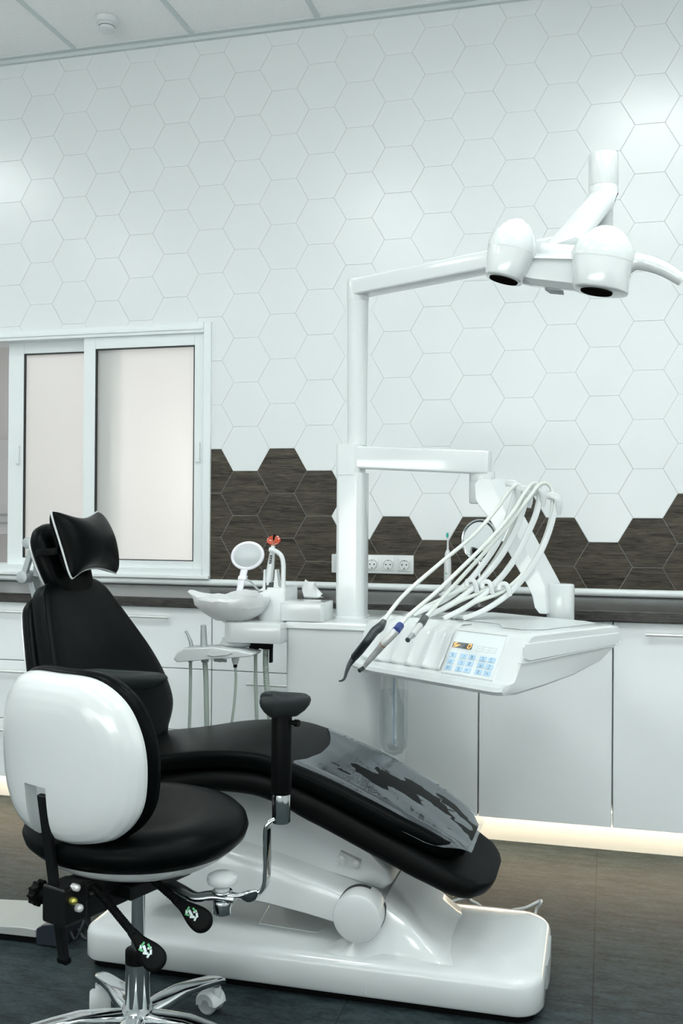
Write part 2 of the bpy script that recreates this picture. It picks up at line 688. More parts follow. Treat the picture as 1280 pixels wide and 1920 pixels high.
for c in cells:
    if c not in lit:
        box(bm, c[0] + .012, c[1] - .012, c[2] + .012, c[3] - .012, ZC + .004, ZC + .02)
struct('ceiling', bm, 'ceil', smooth=0)
bm = N()
for g in gx:
    box(bm, g - .012, g + .012, YF, D, ZC - .001, ZC + .03)
for a, b in zip(gx, gx[1:]):
    for g in gy:
        box(bm, a + .012, b - .012, g - .012, g + .012, ZC - .001, ZC + .03)
box(bm, XL, XR, D - .02, D + .001, ZC - .018, ZC + .001)
struct('trim_1', bm, 'ceilgrid', smooth=0)
bm = N()
box(bm, XL, XR, YF, D + .2, ZC + .035, ZC + .1)
struct('ceiling_slab', bm, 'paint', smooth=0)

# walls left, right, behind the camera
for nm, b in (('wall_left', (XL - .12, XL, YF, D + .2, 0, ZC + .1)), ('wall_right', (XR, XR + .12, YF, D + .2, 0, ZC + .1)),
              ('wall_front', (XL - .12, XR + .12, YF - .12, YF, 0, ZC + .1))):
    bm = N()
    box(bm, *b)
    struct(nm, bm, 'paint', smooth=0)

# back wall with hexagon tiles, tile by tile, cut around the window
S6 = .2 / math.sqrt(3)
OU, OV = -.8775, -.1021 + H
TOPS = {-5: 1, -4: 1, -3: 1, -2: 1, -1: -1, 0: 0, 1: -1, 2: 0, 3: 0, 4: 0, 5: -1, 6: 0, 7: 0, 8: -1, 9: 0, 10: -1, 11: 0, 12: 0}
for k in range(-40, -5):
    TOPS[k] = 0 if k % 2 else 1
for k in range(13, 40):
    TOPS[k] = -1 if k % 2 else 0
RECTS = [(XL, WX0, CZ - .02, ZC - .005), (WX1, XR, CZ - .02, ZC - .005), (WX0, WX1, CZ - .02, WZ0), (WX0, WX1, WZ1, ZC - .005)]


def clip(poly, rc):
    for ax, lim, sg in ((0, rc[0], 1), (0, rc[1], -1), (2, rc[2], 1), (2, rc[3], -1)):
        out = []
        for a, b in zip(poly, poly[1:] + poly[:1]):
            da, db = (a[ax] - lim) * sg, (b[ax] - lim) * sg
            if da >= 0:
                out.append(a)
            if da * db < 0:
                out.append(a.lerp(b, da / (da - db)))
        poly = out
        if len(poly) < 3:
            return []
    return poly


bm = N()
lay = bm.faces.layers.float.new('tile')
for i in range(-28, 26):
    cx = 1.5 * S6 * i + OU
    for j in range(-3, 13):
        cz = .2 * (j + (i % 2) / 2) + OV
        rnd = random.random()
        dark = j <= TOPS[i]
        rings = []
        for ins, dy in ((.0005, .0011), (.0010, .0004), (.0020, 0)):
            r = S6 - ins / math.cos(PI / 6)
            rings.append([V((cx + r * math.cos(PI / 3 * k), D + dy, cz + r * math.sin(PI / 3 * k))) for k in range(6)])
        polys = [rings[2]]
        for a, b in ((0, 1), (1, 2)):
            for k in range(6):
                polys.append([rings[a][k], rings[a][(k + 1) % 6], rings[b][(k + 1) % 6], rings[b][k]])
        for rc in RECTS:
            for p in polys:
                q = clip(p, rc)
                if q:
                    f = face(bm, q)
                    f.material_index = 1 if dark else 0
                    f[lay] = rnd
for rc in RECTS:
    box(bm, rc[0], rc[1], D + .002, D + .16, rc[2] if rc[2] > 1 else 0, rc[3] + (.1 if rc[3] > 3 else 0))
for f in bm.faces:
    if len(f.verts) == 4 and max(v.co.y for v in f.verts) > D + .1 or all(abs(v.co.y - D - .002) < 1e-5 for v in f.verts):
        f.material_index = 2
o = struct('wall_back', bm, [M['tile'], M['wood'], M['grout']], smooth=0)

# rounded white rail along the worktop
bm = N()
sec = [(0, 0)] + [(-.016 * math.sin(t), .016 - .016 * math.cos(t)) for t in [PI * k / 8 for k in range(9)]] + [(0, .032)]
for a, b in ((XL, XR),):
    loft(bm, [[V((x, D - .001 + s[0], CZ + .001 + s[1])) for s in sec] for x in (a, b)])
struct('trim_2', bm, 'frame')

# sliding window
win = thing('window_1', '', '', (WX1, D, WZ0))
for k in ('label', 'category'):
    del win[k]
win['kind'] = 'structure'
bm = N()
y0, y1 = D - .012, D + .15
for a in ((WX0, WX1 - .0065, WZ1 - .03, WZ1 + .018), (WX0, WX1 - .0065, WZ0 - .014, WZ0 + .03), (WX1 - .006, WX1 + .03, WZ0 - .014, WZ1 + .018)):
    box(bm, a[0], a[1], y0, y1, a[2], a[3])
box(bm, WX0, WX1 - .008, D - .018, D - .0125, WZ1 - .016, WZ1 - .004)
box(bm, WX0, WX1 + .032, D - .03, D - .0125, WZ0 - .017, WZ0 - .002)
obj('window_frame', bm, 'frame', win, bevel=.003)


def sash(x0, x1, yc, st, sr, pull):
    z0, z1 = WZ0 + .028, WZ1 - .028
    f = N()
    box(f, x0, x0 + st, yc - .02, yc + .02, z0, z1)
    box(f, x1 - sr, x1, yc - .02, yc + .02, z0, z1)
    box(f, x0 + st, x1 - sr, yc - .02, yc + .02, z0, z0 + .034)
    box(f, x0 + st, x1 - sr, yc - .02, yc + .02, z1 - .055, z1)
    s = obj('sash', f, 'frame', win, bevel=.002)
    g = N()
    a, b, c, d = x0 + st, x1 - sr, z0 + .034, z1 - .055
    box(g, a, a + .006, yc - .021, yc - .008, c, d)
    box(g, b - .0035, b, yc - .021, yc - .008, c, d)
    box(g, a, b, yc - .021, yc - .008, c, c + .0035)
    box(g, a, b, yc - .021, yc - .008, d - .006, d)
    obj('gasket', g, 'gasket', s, smooth=0)
    p = N()
    box(p, a, b, yc - .004, yc + .002, c, d)
    obj('pane', p, 'frost', s, smooth=0)
    h = N()
    box(h, pull - .01, pull + .01, yc - .032, yc - .02, 1.49, 1.58)
    for zz in (1.5, 1.57):
        cyl(h, (pull, yc - .034, zz), (pull, yc - .032, zz), .004, n=10)
    obj('pull_handle', h, 'frame', s, bevel=.004)


sash(-2.79 - .03, -2.215, D + .075, .085, .095, -2.765)
sash(-2.385, -1.772, D + .025, .062, .05, -1.80)

# room behind the window
bm = N()
yb = 6.6
box(bm, XL, -.6, D + .17, yb, -.06, 0)
box(bm, XL, -.6, yb, yb + .1, 0, 3)
box(bm, XL - .1, XL, D + .17, yb, 0, 3)
box(bm, -.6, -.5, D + .17, yb, 0, 3)
box(bm, XL, -.6, D + .17, yb, 3, 3.1)
struct('wall_next_room', bm, 'nextwall', smooth=0)
t = thing('wall_cabinet', 'grey wall cabinet seen through open gap left of window', 'cabinet', (-3.9, yb - .18, 1.75))
bm = N()
box(bm, -4.8, -3.5, yb - .35, yb - .001, 1.1, 1.78)
obj('body', bm, 'greydark', t, smooth=0, bevel=.004)
for zz in (1.24, 1.18):
    bm = N()
    box(bm, -4.8, -3.5, yb - .362, yb - .349, zz - .008, zz + .008)
    obj('shelf_edge', bm, 'alu', t, smooth=0)

# worktop
bm = N()
box(bm, XL + .001, XR - .001, 3.575, D - .001, CZ - .037, CZ)
tag(obj('worktop', bm, 'counter', smooth=30, bevel=.003), 'long dark wood worktop running along the tiled wall', 'worktop')

# toe kick
bm = N()
box(bm, XL, XR, 3.87, 3.89, 0, .178)
struct('baseboard_back', bm, 'cab', smooth=0)


# base cabinets
def cabinet(x0, x1, kind, label, hx=None):
    t = thing('base_cabinet', label, 'cabinet', ((x0 + x1) / 2, 3.9, .165), 'white base cabinets under the worktop')
    bm = N()
    box(bm, x0 + .001, x1 - .001, 3.622, D - .004, .167, CZ - .039)
    obj('body', bm, 'cab', t, smooth=0)
    bm = N()
    box(bm, x0 + .0035, x1 - .0035, 3.6195, 3.622, .17, CZ - .042)
    obj('front_edge', bm, 'gap', t, smooth=0)
    if kind == 'drawers':
        zs = [(.648, CZ - .041), (.407, .645), (.166, .404)]
    else:
        zs = [(.166, CZ - .041)]
    for z0, z1 in zs:
        bm = N()
        g = .0022 if kind == 'drawers' else .003
        box(bm, x0 + g, x1 - g, 3.6, 3.619, z0, z1)
        d = obj('drawer' if kind == 'drawers' else 'door', bm, 'cab', t, smooth=30, bevel=.0015)
        hc = (x0 + x1) / 2
        hw = .13
        hz = z1 - (.037 if z1 > .7 else .042)
        bm = N()
        cyl(bm, (hc - hw, 3.573, hz), (hc + hw, 3.573, hz), .0055, n=14)
        for s in (-1, 1):
            cyl(bm, (hc + s * (hw - .025), 3.573, hz), (hc + s * (hw - .025), 3.601, hz), .004, n=10)
        obj('handle', bm, 'steel', d)
    return t


cabinet(-3.28, -2.68, 'drawers', 'white base cabinet furthest left, mostly beyond the dental chair')
cabinet(-2.68, -2.08, 'drawers', 'white three drawer cabinet left of the dental chair backrest')
cabinet(-2.08, -1.479, 'drawers', 'white three drawer cabinet behind the dental chair backrest')
cabinet(-1.479, -.91, 'drawers', 'white drawer cabinet behind the hanging suction hoses')
cabinet(-.91, -.443, 'door', 'white door cabinet behind the water bottle of the dental unit')
cabinet(-.443, .025, 'door', 'white door cabinet behind the foot end, below the instrument tray')
cabinet(.025, .50, 'door', 'white door cabinet at right edge with a bar handle showing')
cabinet(.50, .975, 'door', 'white door cabinet beyond the right edge')

# warm light strip under the cabinets
bm = N()
box(bm, -3.2, .97, 3.80, 3.812, .158, .1645)
tag(obj('led_strip', bm, 'led', smooth=0), 'warm light strip glowing under the base cabinets', 'light')

# ceiling lights
for k, c in enumerate(lit):
    t = thing('ceiling_light', 'square ceiling light panel above the room', 'light', ((c[0] + c[1]) / 2, (c[2] + c[3]) / 2, ZC), 'ceiling light panels')
    x0, x1, ya, yb_ = c[0] + .013, c[1] - .013, c[2] + .013, c[3] - .013
    bm = N()
    for q in ((x0, x1, ya, ya + .02), (x0, x1, yb_ - .02, yb_), (x0, x0 + .02, ya + .02, yb_ - .02), (x1 - .02, x1, ya + .02, yb_ - .02)):
        box(bm, q[0], q[1], q[2], q[3], ZC + .002, ZC + .03)
    for q in range(1, 4):
        yy = ya + (yb_ - ya) * q / 4
        box(bm, x0 + .02, x1 - .02, yy - .008, yy + .008, ZC + .002, ZC + .03)
    obj('frame', bm, 'frame', t, smooth=0)
    bm = N()
    box(bm, x0 + .02, x1 - .02, ya + .02, yb_ - .02, ZC + .012, ZC + .03)
    obj('diffuser', bm, 'lamp', t, smooth=0)

# smoke detector
p = PZ(200, 36, ZC)
t = thing('smoke_detector', 'round white smoke detector on the ceiling', 'detector', p)
bm = N()
lathe(bm, p, (0, 0, -1), [(.05, -.002), (.05, .012), (.047, .02), (.036, .026), (.036, .034)], 40)
obj('base', bm, 'satin', t)
bm = N()
lathe(bm, p, (0, 0, -1), [(.0345, .028), (.0345, .036)], 40)
obj('slot', bm, 'gap', t)
bm = N()
lathe(bm, p, (0, 0, -1), [(.034, .0362), (.036, .04), (.036, .05), (.026, .056), (.001, .058)], 40)
obj('cap', bm, 'satin', t)

# socket strip
ys = D
a, b = PY(622, 1040, ys), PY(776, 1077, ys)
zt, zb = b.z + .082, b.z
t = thing('socket_strip', 'white five gang wall socket strip on the dark tiles', 'socket', ((a.x + b.x) / 2, ys, zb))
bm = N()
box(bm, b.x - .366, b.x, ys - .011, ys + .001, zb, zt)
obj('frame', bm, 'plastic', t, bevel=.004)
for k in range(5):
    cx, cz = b.x - .0405 - .071 * k, (zb + zt) / 2
    bm = N()
    box(bm, cx - .0275, cx + .0275, ys - .0135, ys - .0115, cz - .0275, cz + .0275)
    s = obj('socket', bm, 'plastic', t, bevel=.001)
    bm = N()
    lathe(bm, (cx, ys - .0138, cz), (0, -1, 0), [(.0225, -.001), (.0225, .003), (.0205, .004), (.019, .003), (.0185, .0012)], 36)
    obj('well', bm, 'plastic', s)
    bm = N()
    for dx, dz, r in ((-.0095, 0, .0032), (.0095, 0, .0032), (0, .0165, .002), (0, -.0165, .0032)):
        cyl(bm, (cx + dx, ys - .0156, cz + dz), (cx + dx, ys - .0145, cz + dz), r, n=14)
    obj('contact_hole', bm, 'gap', s)


# ================================================================ DENTAL CHAIR
YC = 2.70
t = chair = thing('dental_chair', 'black leather reclining dental chair on a long white base', 'dental chair', (-.77, YC, 0))


def rpoly(x0, x1, ya, yb_, rs, n=7):
    """rounded rectangle in plan, corner radii (x0y0, x1y0, x1y1, x0y1)"""
    o = []
    for (cx, cy, a, r) in ((x0, ya, 180, rs[0]), (x1, ya, 270, rs[1]), (x1, yb_, 0, rs[2]), (x0, yb_, 90, rs[3])):
        sx, sy = (1 if cx == x0 else -1), (1 if cy == ya else -1)
        for k in range(n + 1):
            q = rad(a + 90 * k / n)
            o.append((cx + sx * r + r * math.cos(q), cy + sy * r + r * math.sin(q)))
    return o


def stack(bm, levels):
    """levels: (list of plan points, z)"""
    loft(bm, [[V((x, y, z if not callable(z) else z(x))) for x, y in o] for o, z in levels])


BX0, BX1, BY0, BY1 = -1.395, -.143, 2.462, 2.935


def inset(k, z, r=(.055, .075, .10, .16)):
    return (rpoly(BX0 + k, BX1 - k, BY0 + k, BY1 - k, [max(.01, q - k) for q in r]), z)


bm = N()
stack(bm, [inset(.02, .001), inset(.02, .028)])
obj('base_plinth', bm, 'rubber', t)
ztop = lambda dz: (lambda x: lerp_tab([(-1.4, .113), (-1.2, .106), (-1.0, .096), (-.72, .104), (-.45, .110), (-.14, .114)], x)[0] + dz)
bm = N()
stack(bm, [inset(.006, .022), inset(0, .03), inset(0, ztop(-.024)), inset(.004, ztop(-.011)), inset(.013, ztop(-.003)), inset(.03, ztop(0)),
           inset(.10, ztop(.012), (.1, .1, .1, .1)), inset(.18, ztop(.016), (.1, .1, .1, .1))])
base = obj('base', bm, 'plastic', t, smooth=50)
bm = N()
box(bm, -.5845, -.5825, BY0 - .0006, BY0 + .02, .03, .082)
obj('seam', bm, 'shade', base, smooth=0)
bm = N()
o1 = [(BX1 - .02, 2.60), (BX1 + .003, 2.61), (BX1 + .006, 2.66), (BX1 + .003, 2.80), (BX1 - .02, 2.82)]
stack(bm, [(o1, .035), (o1, .095)])
obj('end_panel', bm, 'alu', t)

# low cover panel on the base
bm = N()
q = [PZ(484, 1733, .122), PZ(505, 1697, .122), PZ(636, 1730, .122), PZ(594, 1751, .122)]
prism(bm, [p - V((0, 0, .03)) for p in q], (0, 0, .033))
obj('cover_panel', bm, 'plastic', t, bevel=.003)

# ramp mound that carries the arm
bm = N()
secs = []
for x, z, ya in ((-.75, .10, 2.472), (-.66, .125, 2.480), (-.60, .185, 2.50), (-.556, .240, 2.530), (-.50, .205, 2.528), (-.45, .162, 2.515), (-.40, .126, 2.495), (-.36, .112, 2.475)):
    yb_ = 2.88
    secs.append([V((x, ya - .02 if z > .15 else ya, .085)), V((x, ya + .006, z - .012)), V((x, ya + .024, z)), V((x, ya + .08, z + .004)), V((x, yb_ - .08, z + .004)), V((x, yb_ - .02, z - .004)), V((x, yb_, .085))])
loft(bm, secs)
obj('mound', bm, 'plastic', t, smooth=50)
bm = N()
rcyl(bm, (-.612, 2.466, .218), (-.612, 2.55, .218), .0635, .006, 48)
obj('pivot_cap', bm, 'plastic', t)
bm = N()
cyl(bm, (-.613, 2.522, .217), (-.613, 2.54, .217), .0648, n=48)
obj('pivot_gap', bm, 'gap', t)

# lifting arm
bm = N()
top = [(-1.30, .30), (-1.15, .345), (-1.03, .348), (-.94, .332), (-.846, .310), (-.76, .288), (-.697, .270), (-.63, .248), (-.585, .226), (-.565, .20)]
bot = [(-.575, .175), (-.62, .165), (-.675, .172), (-.76, .188), (-.876, .205), (-1.0, .215), (-1.15, .21), (-1.30, .20)]
pl = top + bot
n_t = len(top)


def grow(p, k, up_):
    cx, cz = -.9, .25
    return V((p[0], 0, p[1] + up_ * (1 if p in top else 0)))


rings = []
for y, dz, sc_ in ((2.525, -.012, .955), (2.531, -.004, .985), (2.545, 0, 1), (2.60, .012, 1), (2.63, .03, 1), (2.80, .035, 1), (2.84, .01, .98)):
    rr = []
    for p in pl:
        zz = .26 + (p[1] - .26) * sc_ + (dz if p in top else -dz * .3)
        rr.append(V((-.93 + (p[0] + .93) * (1 - (1 - sc_) * .35), y, zz)))
    rings.append(rr)
loft(bm, rings)
obj('lift_arm', bm, 'plastic', t, smooth=45)
# upper carrier between arm and seat
bm = N()
up_pl = [(-1.32, .50), (-1.05, .515), (-.92, .498), (-.80, .455), (-.70, .41), (-.60, .345), (-.555, .30), (-.548, .268), (-.57, .250), (-.66, .27), (-.80, .30), (-1.0, .33), (-1.32, .33)]
rings = []
for y, k in ((2.592, .03), (2.598, .01), (2.612, 0), (2.79, 0), (2.806, .012)):
    rings.append([V((-.93 + (x + .93) * (1 - k), y, .38 + (z - .38) * (1 - k * 2))) for x, z in up_pl])
loft(bm, rings)
obj('seat_carrier', bm, 'satin', t, smooth=45)
bm = N()
obox(bm, PY(655, 1612, 2.585), V((.028, 0, -.010)), V((0, .008, 0)), V((.004, 0, .012)))
lathe(bm, PY(640, 1612, 2.578), (0, -1, 0), [(.012, 0), (.014, .006), (.008, .01)], 20)
lathe(bm, PY(668, 1618, 2.578), (0, -1, 0), [(.010, 0), (.011, .006), (.006, .01)], 20)
obj('latch', bm, 'frostclip', t)

# seat and leg section: long cushion following the knee break
PATH = [(-1.36, .565), (-1.28, .575), (-1.2, .588), (-1.07, .612), (-.95, .621), (-.85, .612), (-.70, .563), (-.58, .513), (-.46, .456), (-.38, .412), (-.340, .388)]


def along(path, prof_w, sec_fn, yc=YC, n=5):
    pts = spline([V((x, yc, z)) for x, z in path], n)
    L = [0]
    for a, b in zip(pts, pts[1:]):
        L.append(L[-1] + (b - a).length)
    rings = []
    for i, p in enumerate(pts):
        tn = (pts[min(i + 1, len(pts) - 1)] - pts[max(0, i - 1)]).normalized()
        nn = V((-tn.z, 0, tn.x))
        if nn.z < 0:
            nn = -nn
        rings.append([p + V((0, 1, 0)) * y + nn * h for y, h in sec_fn(p.x, L[i] / L[-1])])
    return rings


def cush_sec(wd, th, r=.018, crown=.006):
    """rounded cross-section; top at h = 0"""
    o = []
    for k in range(7):
        a = rad(90 * k / 6)
        o.append((wd - r + r * math.sin(a), -r + r * math.cos(a)))
    for k in range(5):
        a = rad(90 * k / 4)
        o.append((wd - r + r * math.cos(a), -th + r - r * math.sin(a)))
    left = [(-x, h) for x, h in reversed(o)]
    top_ = [(wd * k, crown * (1 - k * k)) for k in (-.8, -.5, -.2, .2, .5, .8)]
    # order: right side down, bottom, left side up, across the top
    return o + left + top_


def seat_sec(x, s):
    wd = lerp_tab([(-1.36, .20), (-1.3, .215), (-1.1, .225), (-.7, .225), (-.5, .215), (-.40, .19), (-.36, .150), (-.341, .10)], x)[0]
    th = lerp_tab([(-1.36, .05), (-.9, .05), (-.6, .052), (-.37, .05), (-.341, .036)], x)[0]
    return cush_sec(wd, th, min(.018, th / 2.2))


bm = N()
loft(bm, along(PATH, None, seat_sec))
cushion = obj('seat_cushion', bm, 'leather', t, smooth=55)
bm = N()
for s in (-1, 1):
    sp = [p for p in along(PATH, None, lambda x, q: [(s * (seat_sec(x, q)[0][0] + .0035), -.0035)])]
    tube(bm, [r_[0] for r_ in sp[3:-3]], .0024, 6, smooth=0)
obj('piping', bm, 'leather2', cushion)

LOW = [(-1.36, .500), (-1.2, .525), (-1.07, .556), (-.95, .566), (-.85, .557), (-.72, .512), (-.58, .448), (-.46, .392), (-.38, .352), (-.32, .322), (-.275, .299)]


def low_sec(x, s):
    wd = lerp_tab([(-1.36, .2), (-1.2, .232), (-.74, .236), (-.73, .225), (-.5, .22), (-.44, .218), (-.36, .21), (-.31, .185), (-.285, .135), (-.276, .08)], x)[0]
    th = lerp_tab([(-1.36, .05), (-1.0, .055), (-.76, .062), (-.72, .07), (-.45, .064), (-.33, .056), (-.276, .03)], x)[0]
    return cush_sec(wd, th, min(.026, th / 2.1), .002)


bm = N()
loft(bm, along(LOW, None, low_sec))
obj('leg_rest', bm, 'rubber', t, smooth=55)

# backrest: cushion, shell, headrest
BO = V((-1.293, 2.672, .560))
UP = V((-.447, 0, .894)).normalized()
NB = V((.894, 0, .447)).normalized()
YA = V((0, 1, 0))
half = [(.012, .13), (.04, .195), (.09, .275), (.15, .305), (.22, .306), (.29, .290), (.36, .260), (.43, .226), (.49, .195), (.53, .168), (.552, .130), (.560, .08)]
out = spline([V((w_, t_, 0)) for t_, w_ in half] + [V((-w_, t_, 0)) for t_, w_ in reversed(half)], 4, True)
out = [(p.x, p.y) for p in out]
bm = N()
slab(bm, out, BO, YA, UP, NB, [(.05, -.058), (.006, -.058), (0, -.052), (0, -.020), (.003, -.012), (.002, -.009), (.010, -.003), (.022, 0), (.06, .002), (.14, -.002), (.22, -.006)])
bc = obj('back_cushion', bm, 'leather', t, smooth=60)
bm = N()
ol = [BO + YA * (x * .992) + UP * (.28 + (y - .28) * .992) - NB * .0125 for x, y in out]
sweep(bm, ol + ol[:1], circ(.0028, 6))
obj('piping', bm, 'leather2', bc)
sh = [(x * 1.05, .27 + (y - .27) * .98 - .012) for x, y in out]
sh2 = [(x * 1.035, .27 + (y - .27) * .965 - .012) for x, y in out]
bm = N()
slab(bm, sh, BO - NB * .060, YA, UP, NB, [(.06, .002), (.012, .002), (.002, -.008), (0, -.022), (.006, -.036), (.02, -.044), (.08, -.05)])
obj('back_pad', bm, 'leather2', t, smooth=60)
bm = N()
slab(bm, sh2, BO - NB * .094, YA, UP, NB, [(.03, .004), (.004, .004), (.0, -.002), (.012, -.012), (.05, -.03), (.12, -.036)])
obj('back_shell', bm, 'plastic', t, smooth=60)

UH = V((-.36, 0, .933)).normalized()
NH = V((.933, 0, .36)).normalized()
HO = V((-1.528, 2.672, 1.052))
hd = [V((.06, -.04, 0)), V((.10, -.015, 0)), (V((.118, .04, 0))), V((.122, .10, 0)), V((.112, .15, 0)), V((.07, .182, 0)), V((0, .19, 0))]
ho = spline(hd + [V((-p.x, p.y, 0)) for p in reversed(hd[:-1])], 4, True)
ho = [(p.x, p.y) for p in ho]
bm = N()
slab(bm, ho, HO, YA, UH, NH, [(.05, -.052), (.012, -.052), (.002, -.042), (0, -.024), (.008, -.008), (.022, 0), (.06, .004)])
hr = obj('headrest', bm, 'leather', t, smooth=60)
bm = N()
hw_ = [(x * .88, .075 + (y - .075) * .90) for x, y in ho]
slab(bm, hw_, HO - NH * .053, YA, UH, NH, [(.04, .002), (.004, .002), (0, -.006), (.012, -.016), (.05, -.018)])
obj('back_plate', bm, 'plastic', hr, smooth=60)
bm = N()
yk = 2.60
pa = PY(54, 1018, yk)
pj = PY(44, 1082, yk)
for p, r, w2 in ((pa, .0165, .03), (pj, .0185, .055)):
    bm = N()
    rcyl(bm, p + V((0, -.012, 0)), p + V((0, w2 + .03, 0)), r, .003, 28)
    obj('headrest_joint', bm, 'alu', hr)
bm = N()
for q, wd in (([pa + V((.022, .035, .0)), pj + V((.03, .035, .0))], .012), ([pa + V((.010, .0, -.02)), pj + V((.004, .0, .01))], .009)):
    d_ = q[1] - q[0]
    e = d_.normalized()
    obox(bm, (q[0] + q[1]) / 2, e * (d_.length / 2), V((0, .008 if wd < .01 else .018, 0)), e.cross(V((0, 1, 0))) * wd)
d_ = V((-.07, 0, -.09))
obox(bm, pj + V((.022, .05, -.075)), V((.30, 0, -.9)).normalized() * .075, V((0, .02, 0)), V((.9, 0, .30)).normalized() * .010)
obj('headrest_arm', bm, 'alu', hr, bevel=.004)

# pillow on the headrest
PO = V((-1.517, 2.690, 1.160))
pil = thing('head_pillow', 'black bow-shaped neck pillow with grey piping strapped to the headrest', 'pillow', PO)
UPL = V((-.33, .0, .944)).normalized()
NPL = V((.944, -.0, .33)).normalized()
YP = V((0, 1, 0))


def pw(p, k, h):
    return PO + YP * (p.x * k) + UPL * (p.y * k) + NPL * h


def pil_pt(u, v, side):       # u across, v up, both -1..1: bow-shaped outline, fullest in the middle
    x = u * (.131 + .010 * v * v)
    y = v * (.077 + .033 * abs(u) ** 2.2)
    c_ = (u * v) ** 6
    x *= 1 - .075 * c_
    y *= 1 - .085 * c_
    x += .006 * u * (1 - v * v)
    h = .070 * ((1 - u * u) ** .5 * (1 - v * v) ** .5) ** .8 * (1 - .18 * (1 - abs(u)) * abs(v))
    return PO + YP * x + UPL * y + NPL * (h * side)


nu, nv = 36, 28
us = [math.sin(PI / 2 * (-1 + 2 * k / nu)) for k in range(nu + 1)]
vs = [math.sin(PI / 2 * (-1 + 2 * k / nv)) for k in range(nv + 1)]
bm = N()
for side in (1, -.8):
    sheet(bm, [[pil_pt(u, v, side) for u in us] for v in vs])
bmesh.ops.remove_doubles(bm, verts=bm.verts, dist=1e-5)
obj('cover', bm, 'leather2', pil, smooth=100)
bm = N()
lp = [pil_pt(u, -1, 0) for u in us] + [pil_pt(1, v, 0) for v in vs[1:]] + [pil_pt(u, 1, 0) for u in reversed(us[:-1])] + [pil_pt(-1, v, 0) for v in reversed(vs[:-1])]
lp = [q + (q - PO) * .012 for q in lp]
sweep(bm, lp + lp[1:2], circ(.0030, 8))
obj('piping', bm, 'piping', pil)
bm = N()
sp = [pw(V((-.12, .0, 0)), 1, -.025), HO + V((.0, -.128, .09)), HO + V((-.055, -.126, .085)), HO + V((-.082, -.085, .078)), HO + V((-.085, .085, .078)), HO + V((-.055, .126, .085)), HO + V((.0, .128, .09)), pw(V((.12, 0, 0)), 1, -.025)]
sweep(bm, spline(sp, 6), rrect(.0016, .010, .001, 2), upv=(0, 0, 1))
obj('strap', bm, 'rubber', pil, smooth=50)

# clear film over the leg section
bm = N()
nA = 22
xs_ = [-.825 + (.825 - .330) * k / nA for k in range(nA + 1)]
pts = spline([V((x, YC, z)) for x, z in PATH], 8)


def zpath(x):
    for a, b in zip(pts, pts[1:]):
        if a.x <= x <= b.x:
            tt = (x - a.x) / (b.x - a.x)
            return a.z + (b.z - a.z) * tt, (b - a).normalized()
    return pts[-1].z, (pts[-1] - pts[-2]).normalized()


grid = []
for i, x in enumerate(xs_):
    row = []
    nY = 16
    for j in range(nY + 1):
        v = -1 + 2 * j / nY
        xx = x + (.055 * (1 - v * v) + .02 * (1 - v) / 2) * max(0, 1 - i / 6)
        xx = min(xx, -.330)
        z, tn = zpath(min(xx, -.341))
        nn = V((-tn.z, 0, tn.x))
        wd = seat_sec(min(xx, -.385), 0)[0][0] + .016
        wd -= max(0, (xx + .385)) * .5
        y = v * wd
        drop = 0
        if abs(v) > .86:
            y = math.copysign(wd * .86 + (abs(v) - .86) * .02, v) if False else v * wd
            drop = ((abs(v) - .86) / .14) ** 2 * .035 * min(1, max(0, (-.34 - xx) / .10))
        zz = z + nn.z * .007 - drop + .0022 * math.sin(31 * xx + 5 * v) * math.sin(9 * v + 14 * xx)
        if xx > -.341:
            zz -= (xx + .341) * .9
        row.append(V((xx, YC + y, zz)))
    grid.append(row)
sheet(bm, grid)
o = obj('foot_cover', bm, 'film', smooth=180)
tag(o, 'clear shiny plastic foot cover over the end of the leg cushion', 'foot cover')

# ================================================================ STOOL
SB = V((-1.04, 2.10, 0))
ph = rad(18)
SF = V((math.sin(ph), math.cos(ph), 0))
SR = V((math.cos(ph), -math.sin(ph), 0))
UZ = V((0, 0, 1))


def S(a, b, z):
    return SB + SR * a + SF * b + UZ * z


def PSR(px, py, a=0):          # photo point on the stool's own upright mid plane (shifted sideways by a)
    d = ray(px, py)
    q = SB + SR * a - V((0, 0, H))
    return V((0, 0, H)) + d * (q.dot(SR) / d.dot(SR))


def PD(px, py, dep):          # photo point at a depth from the camera
    return V((0, 0, H)) + ray(px, py) * dep


